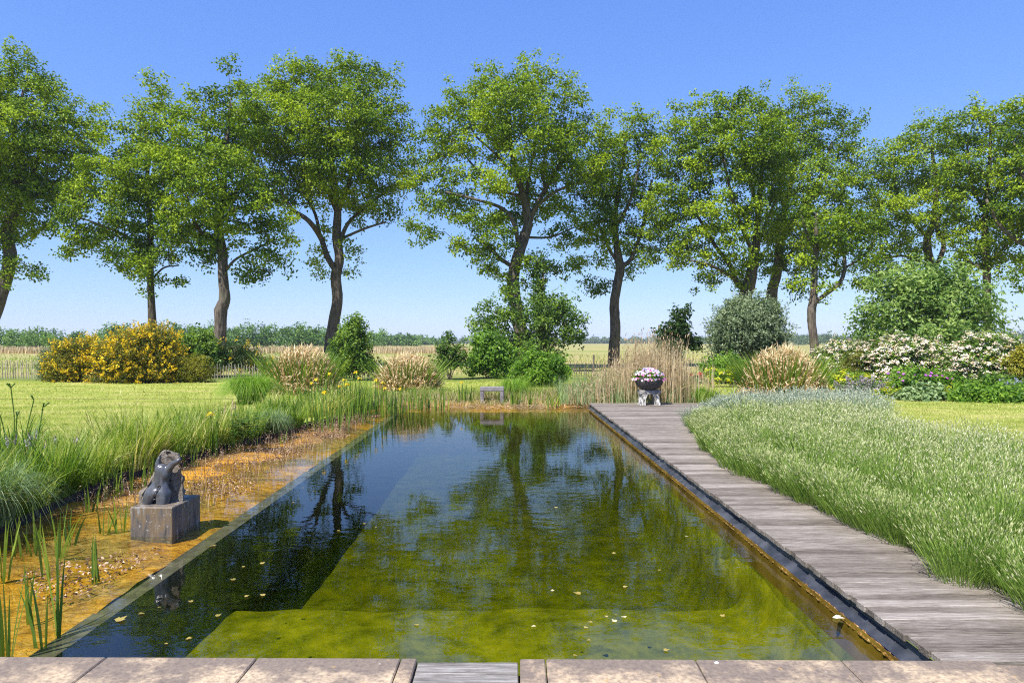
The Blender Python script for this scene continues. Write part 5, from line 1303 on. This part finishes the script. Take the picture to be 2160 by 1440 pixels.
# ------------------------------------------------------------------ far woods and dunes
def woods(name, label, segs, m, lsz, per, seed=0, dens=1.0):
    """segs: (px0, px1, top px at both ends, distance, depth) -> many small crowns as one mass"""
    mb = MB()
    for px0, px1, t0, t1, d, dep, wpx in segs:
        n = max(3, int((px1-px0)/wpx*5.5*dens))
        for k in range(n):
            s = R.random(); dd = d+R.random()*dep; px = px0+(px1-px0)*s; top = t0+(t1-t0)*s+abs(R.normal())*8-3
            o = P(px, HY, dd); H = max(1.5, ZC-(top-HY)/F*d); o[2] = 0
            H *= R.uniform(.72, 1.1); w = wpx*dd/F*R.uniform(.5, .9); c = 22
            u = unit(R.normal(size=(c, 3))); cone = R.random() < .45
            q = np.array([o[0], o[1], H*.52])+u*np.array([w, w, H*.47])*R.uniform(.5, 1, c)[:, None]
            if cone: q[:, :2] = o[:2]+(q[:, :2]-o[:2])*np.clip(1.5*(1-(q[:, 2:]/H)), .12, 1)
            q[:, 2] = np.maximum(q[:, 2], .15)
            scatter_leaves(mb, q, np.full(c, w*.36), per, lsz*d, lsz*d*.7, u, ctone=np.full(c, np.clip(R.normal()*.25+.5, 0, 1)))
    return tag(mb.build(name, M[m]), label, 'woodland', kind='stuff')
woods('distant_woodland', 'dense green wood edge beyond the field behind the gorse', [(-160, 130, 676, 690, 150, 14, 26), (130, 225, 692, 706, 165, 14, 20), (205, 260, 676, 680, 178, 10, 22), (250, 560, 680, 678, 185, 20, 22), (550, 700, 680, 684, 190, 16, 20)], 'wood_far', .0032, 9)
woods('distant_woodland', 'lower hazy tree belt receding towards the middle of the field', [(690, 800, 684, 694, 230, 20, 22), (780, 880, 690, 706, 300, 30, 18), (860, 940, 704, 712, 420, 40, 14)], 'wood_far', .0030, 8)
woods('distant_treeline', 'thin blue-green tree line on the far horizon', [(930, 1240, 714, 714, 900, 60, 12), (1220, 1520, 712, 711, 850, 60, 12), (1480, 1700, 710, 708, 800, 60, 12)], 'dune', .0028, 8)
# meadow and pale reed band beyond the fence
mb = MB(); n = 26000; y = 1/R.uniform(1/90, 1/34, n); x = R.uniform(-.85, .85, n)*y; p = np.stack([x, y, 0*x-.04], 1); k = nz(p*np.array([.25, 1, 1]), .12, 3.0)
ok = k+.25*R.normal(size=n) > -.05; p = p[ok]; m_ = len(p); y = y[ok]; k = k[ok]
blades(mb, p, R.random(m_)*6.28, R.uniform(.15, .5, m_), np.interp(y, [34, 90], [.03, .08]), .15, .25, 2, np.clip(.55+.9*k+.25*R.normal(size=m_), 0, 1), .1)
tag(mb.build('meadow_grass', M['grass']), 'rough meadow grass in the field beyond the fence', 'grass', kind='stuff')
mb = MB(); n = 9000; y = R.uniform(96, 112, n); x = R.uniform(-85, -7, n); p = np.stack([x, y, 0*x], 1)
blades(mb, p, R.random(n)*6.28, R.uniform(.5, 1.15, n)*(1+.35*nz(p, .08)), .13, .08, .08, 2, np.clip(.6+.25*R.normal(size=n), 0, 1), 0, 4)
tag(mb.build('far_reed_band', M['reed']), 'pale tan band of reeds across the field in front of the left woods', 'reeds', kind='stuff')
# wooded dunes
def dune(label, px0, px1, top, d, dep):
    mb = MB(); xs = np.linspace(P(px0, HY, d)[0], P(px1, HY, d)[0], 60); ys_ = np.linspace(d, d+dep, 16); H = ZC-(top-HY)/F*d
    def zf(X, Y):
        s = np.clip((X-xs[0])/(xs[-1]-xs[0]), 0, 1); t = (Y-d)/dep
        n_ = nz(np.stack([X.ravel(), Y.ravel(), 0*X.ravel()], 1), .02).reshape(X.shape)
        return H*.8*np.sin(np.pi*np.clip(t, 0, 1)*.5)*np.clip(4*s*(1-s)*1.4, 0, 1)**.6*(.8+.5*n_)-.1
    grid(mb, xs, ys_, zf); return mb.build('dune_hill', M['ground'], smooth=True), xs, zf
for px0, px1, top, d, dep, lab in [(1640, 1860, 702, 420, 60, 'wooded low dune between the slender oak and the white shrubs'), (2080, 2420, 690, 330, 70, 'wooded dune slope at the right picture edge')]:
    h_, xs, zf = dune(lab, px0, px1, top, d, dep); tag(h_, kind='structure')
    mb = MB(); n = 260; X = R.uniform(xs[0], xs[-1], n); Y = R.uniform(d, d+dep*.9, n); Z = zf(X[None], Y[None])[0]
    q = np.stack([X, Y, Z+R.random(n)*2.2], 1); q = np.repeat(q, 3, 0)+R.normal(size=(3*n, 3))*np.array([1.6, 1.6, .8])
    scatter_leaves(mb, q, np.full(len(q), 1.7), 14, 1.1, .8, unit(R.normal(size=q.shape)+np.array([0, -.3, .6])))
    tag(mb.build('dune_scrub', M['dune']), lab.replace('wooded', 'scrub trees covering the'), 'woodland', kind='stuff')
o = P(1796, 716, 400); mb = MB(); box(mb, o[0]-4, o[0]+4, 400, 406, 0, 2.6, .5); mb.add([(o[0]-4.4, 399.6, 2.6), (o[0]+4.4, 399.6, 2.6), (o[0]+4.4, 406.4, 2.6), (o[0]-4.4, 406.4, 2.6), (o[0]-3, 403, 4.2), (o[0]+3, 403, 4.2)], [(0, 1, 5, 4), (2, 3, 4, 5)]); mb.add([(o[0]-4.4, 399.6, 2.6), (o[0]-4.4, 406.4, 2.6), (o[0]-3, 403, 4.2)], [(0, 1, 2)])
tag(mb.build('distant_barn', M['bark_dark'], origin=(o[0], 403, 0)), 'tiny dark barn far off above the leftmost cream-flowered shrub', 'barn')
# ------------------------------------------------------------------ light, sky, camera
AZ, EL = math.radians(-38), math.radians(56)   # sun behind the camera, to its left
sd = Vector((math.sin(AZ)*math.cos(EL), -math.cos(AZ)*math.cos(EL), math.sin(EL)))
sun = bpy.data.lights.new('sun', 'SUN'); sun.energy = 5.0; sun.angle = math.radians(.53); sun.color = (1, .95, .86)
so_ = bpy.data.objects.new('sun', sun); C.objects.link(so_); so_.location = (-20, -20, 40)
so_.rotation_euler = sd.to_track_quat('Z', 'Y').to_euler()
w = bpy.data.worlds.new('World'); scene.world = w; w.use_nodes = True
nt = w.node_tree
sky = nt.nodes.new('ShaderNodeTexSky'); sky.sky_type = 'NISHITA'; sky.sun_disc = False
sky.sun_elevation = EL; sky.sun_rotation = math.atan2(sd.x, sd.y)
sky.air_density = 1.0; sky.dust_density = .1; sky.ozone_density = 2.6; sky.altitude = 0
bg = nt.nodes['Background']; bg.inputs[1].default_value = .13
tint = nt.nodes.new('ShaderNodeMix'); tint.data_type = 'RGBA'; tint.blend_type = 'MULTIPLY'; tint.inputs[0].default_value = 1
tint.inputs[7].default_value = (.86, .98, 1.38, 1)
nt.links.new(sky.outputs[0], tint.inputs[6])
# grade the sky: soften its contrast towards the horizon, channel by channel
sp = nt.nodes.new('ShaderNodeSeparateColor'); cb = nt.nodes.new('ShaderNodeCombineColor'); nt.links.new(tint.outputs[2], sp.inputs[0])
for i, (A_, g_) in enumerate(((.49, .8), (.56, .66), (.80, .3))):
    m1 = nt.nodes.new('ShaderNodeMath'); m1.operation = 'MULTIPLY'; m1.inputs[1].default_value = .197; nt.links.new(sp.outputs[i], m1.inputs[0])
    m2 = nt.nodes.new('ShaderNodeMath'); m2.operation = 'POWER'; m2.inputs[1].default_value = g_; nt.links.new(m1.outputs[0], m2.inputs[0])
    m3 = nt.nodes.new('ShaderNodeMath'); m3.operation = 'MULTIPLY'; m3.inputs[1].default_value = A_/.197; nt.links.new(m2.outputs[0], m3.inputs[0])
    nt.links.new(m3.outputs[0], cb.inputs[i])
nt.links.new(cb.outputs[0], bg.inputs[0])
scene.view_settings.view_transform = 'Standard'; scene.view_settings.look = 'None'
scene.view_settings.exposure = .85; scene.view_settings.gamma = 1
cam = bpy.data.cameras.new('camera'); cam.lens = 24; cam.sensor_width = 36; cam.clip_end = 20000; cam.clip_start = .05
cam.shift_y = (HY-720)/2160
co = bpy.data.objects.new('camera', cam); C.objects.link(co); co.location = (0, 0, ZC); co.rotation_euler = (math.radians(90), 0, 0)
scene.camera = co
# the light summer haze over the fields
mb = MB(); box(mb, -4600, 4600, -700, 9500, -2.5, 60)
hz_ = mb.build('haze', None); m_, nt_h, out_ = mat('haze_air')
pv = nt_h.nodes.new('ShaderNodeVolumePrincipled'); pv.inputs['Color'].default_value = (.82, .9, 1, 1); pv.inputs['Density'].default_value = .00024
nt_h.links.new(pv.outputs[0], out_.inputs['Volume']); hz_.data.materials.clear(); hz_.data.materials.append(m_)
tag(hz_, 'thin pale summer haze over the fields', 'haze', kind='stuff')
cy = scene.cycles
cy.use_denoising = False; cy.filter_width = 1.15
cy.max_bounces = 7; cy.diffuse_bounces = 2; cy.glossy_bounces = 3; cy.transmission_bounces = 4; cy.transparent_max_bounces = 6
cy.caustics_reflective = False; cy.caustics_refractive = False; cy.sample_clamp_indirect = 6
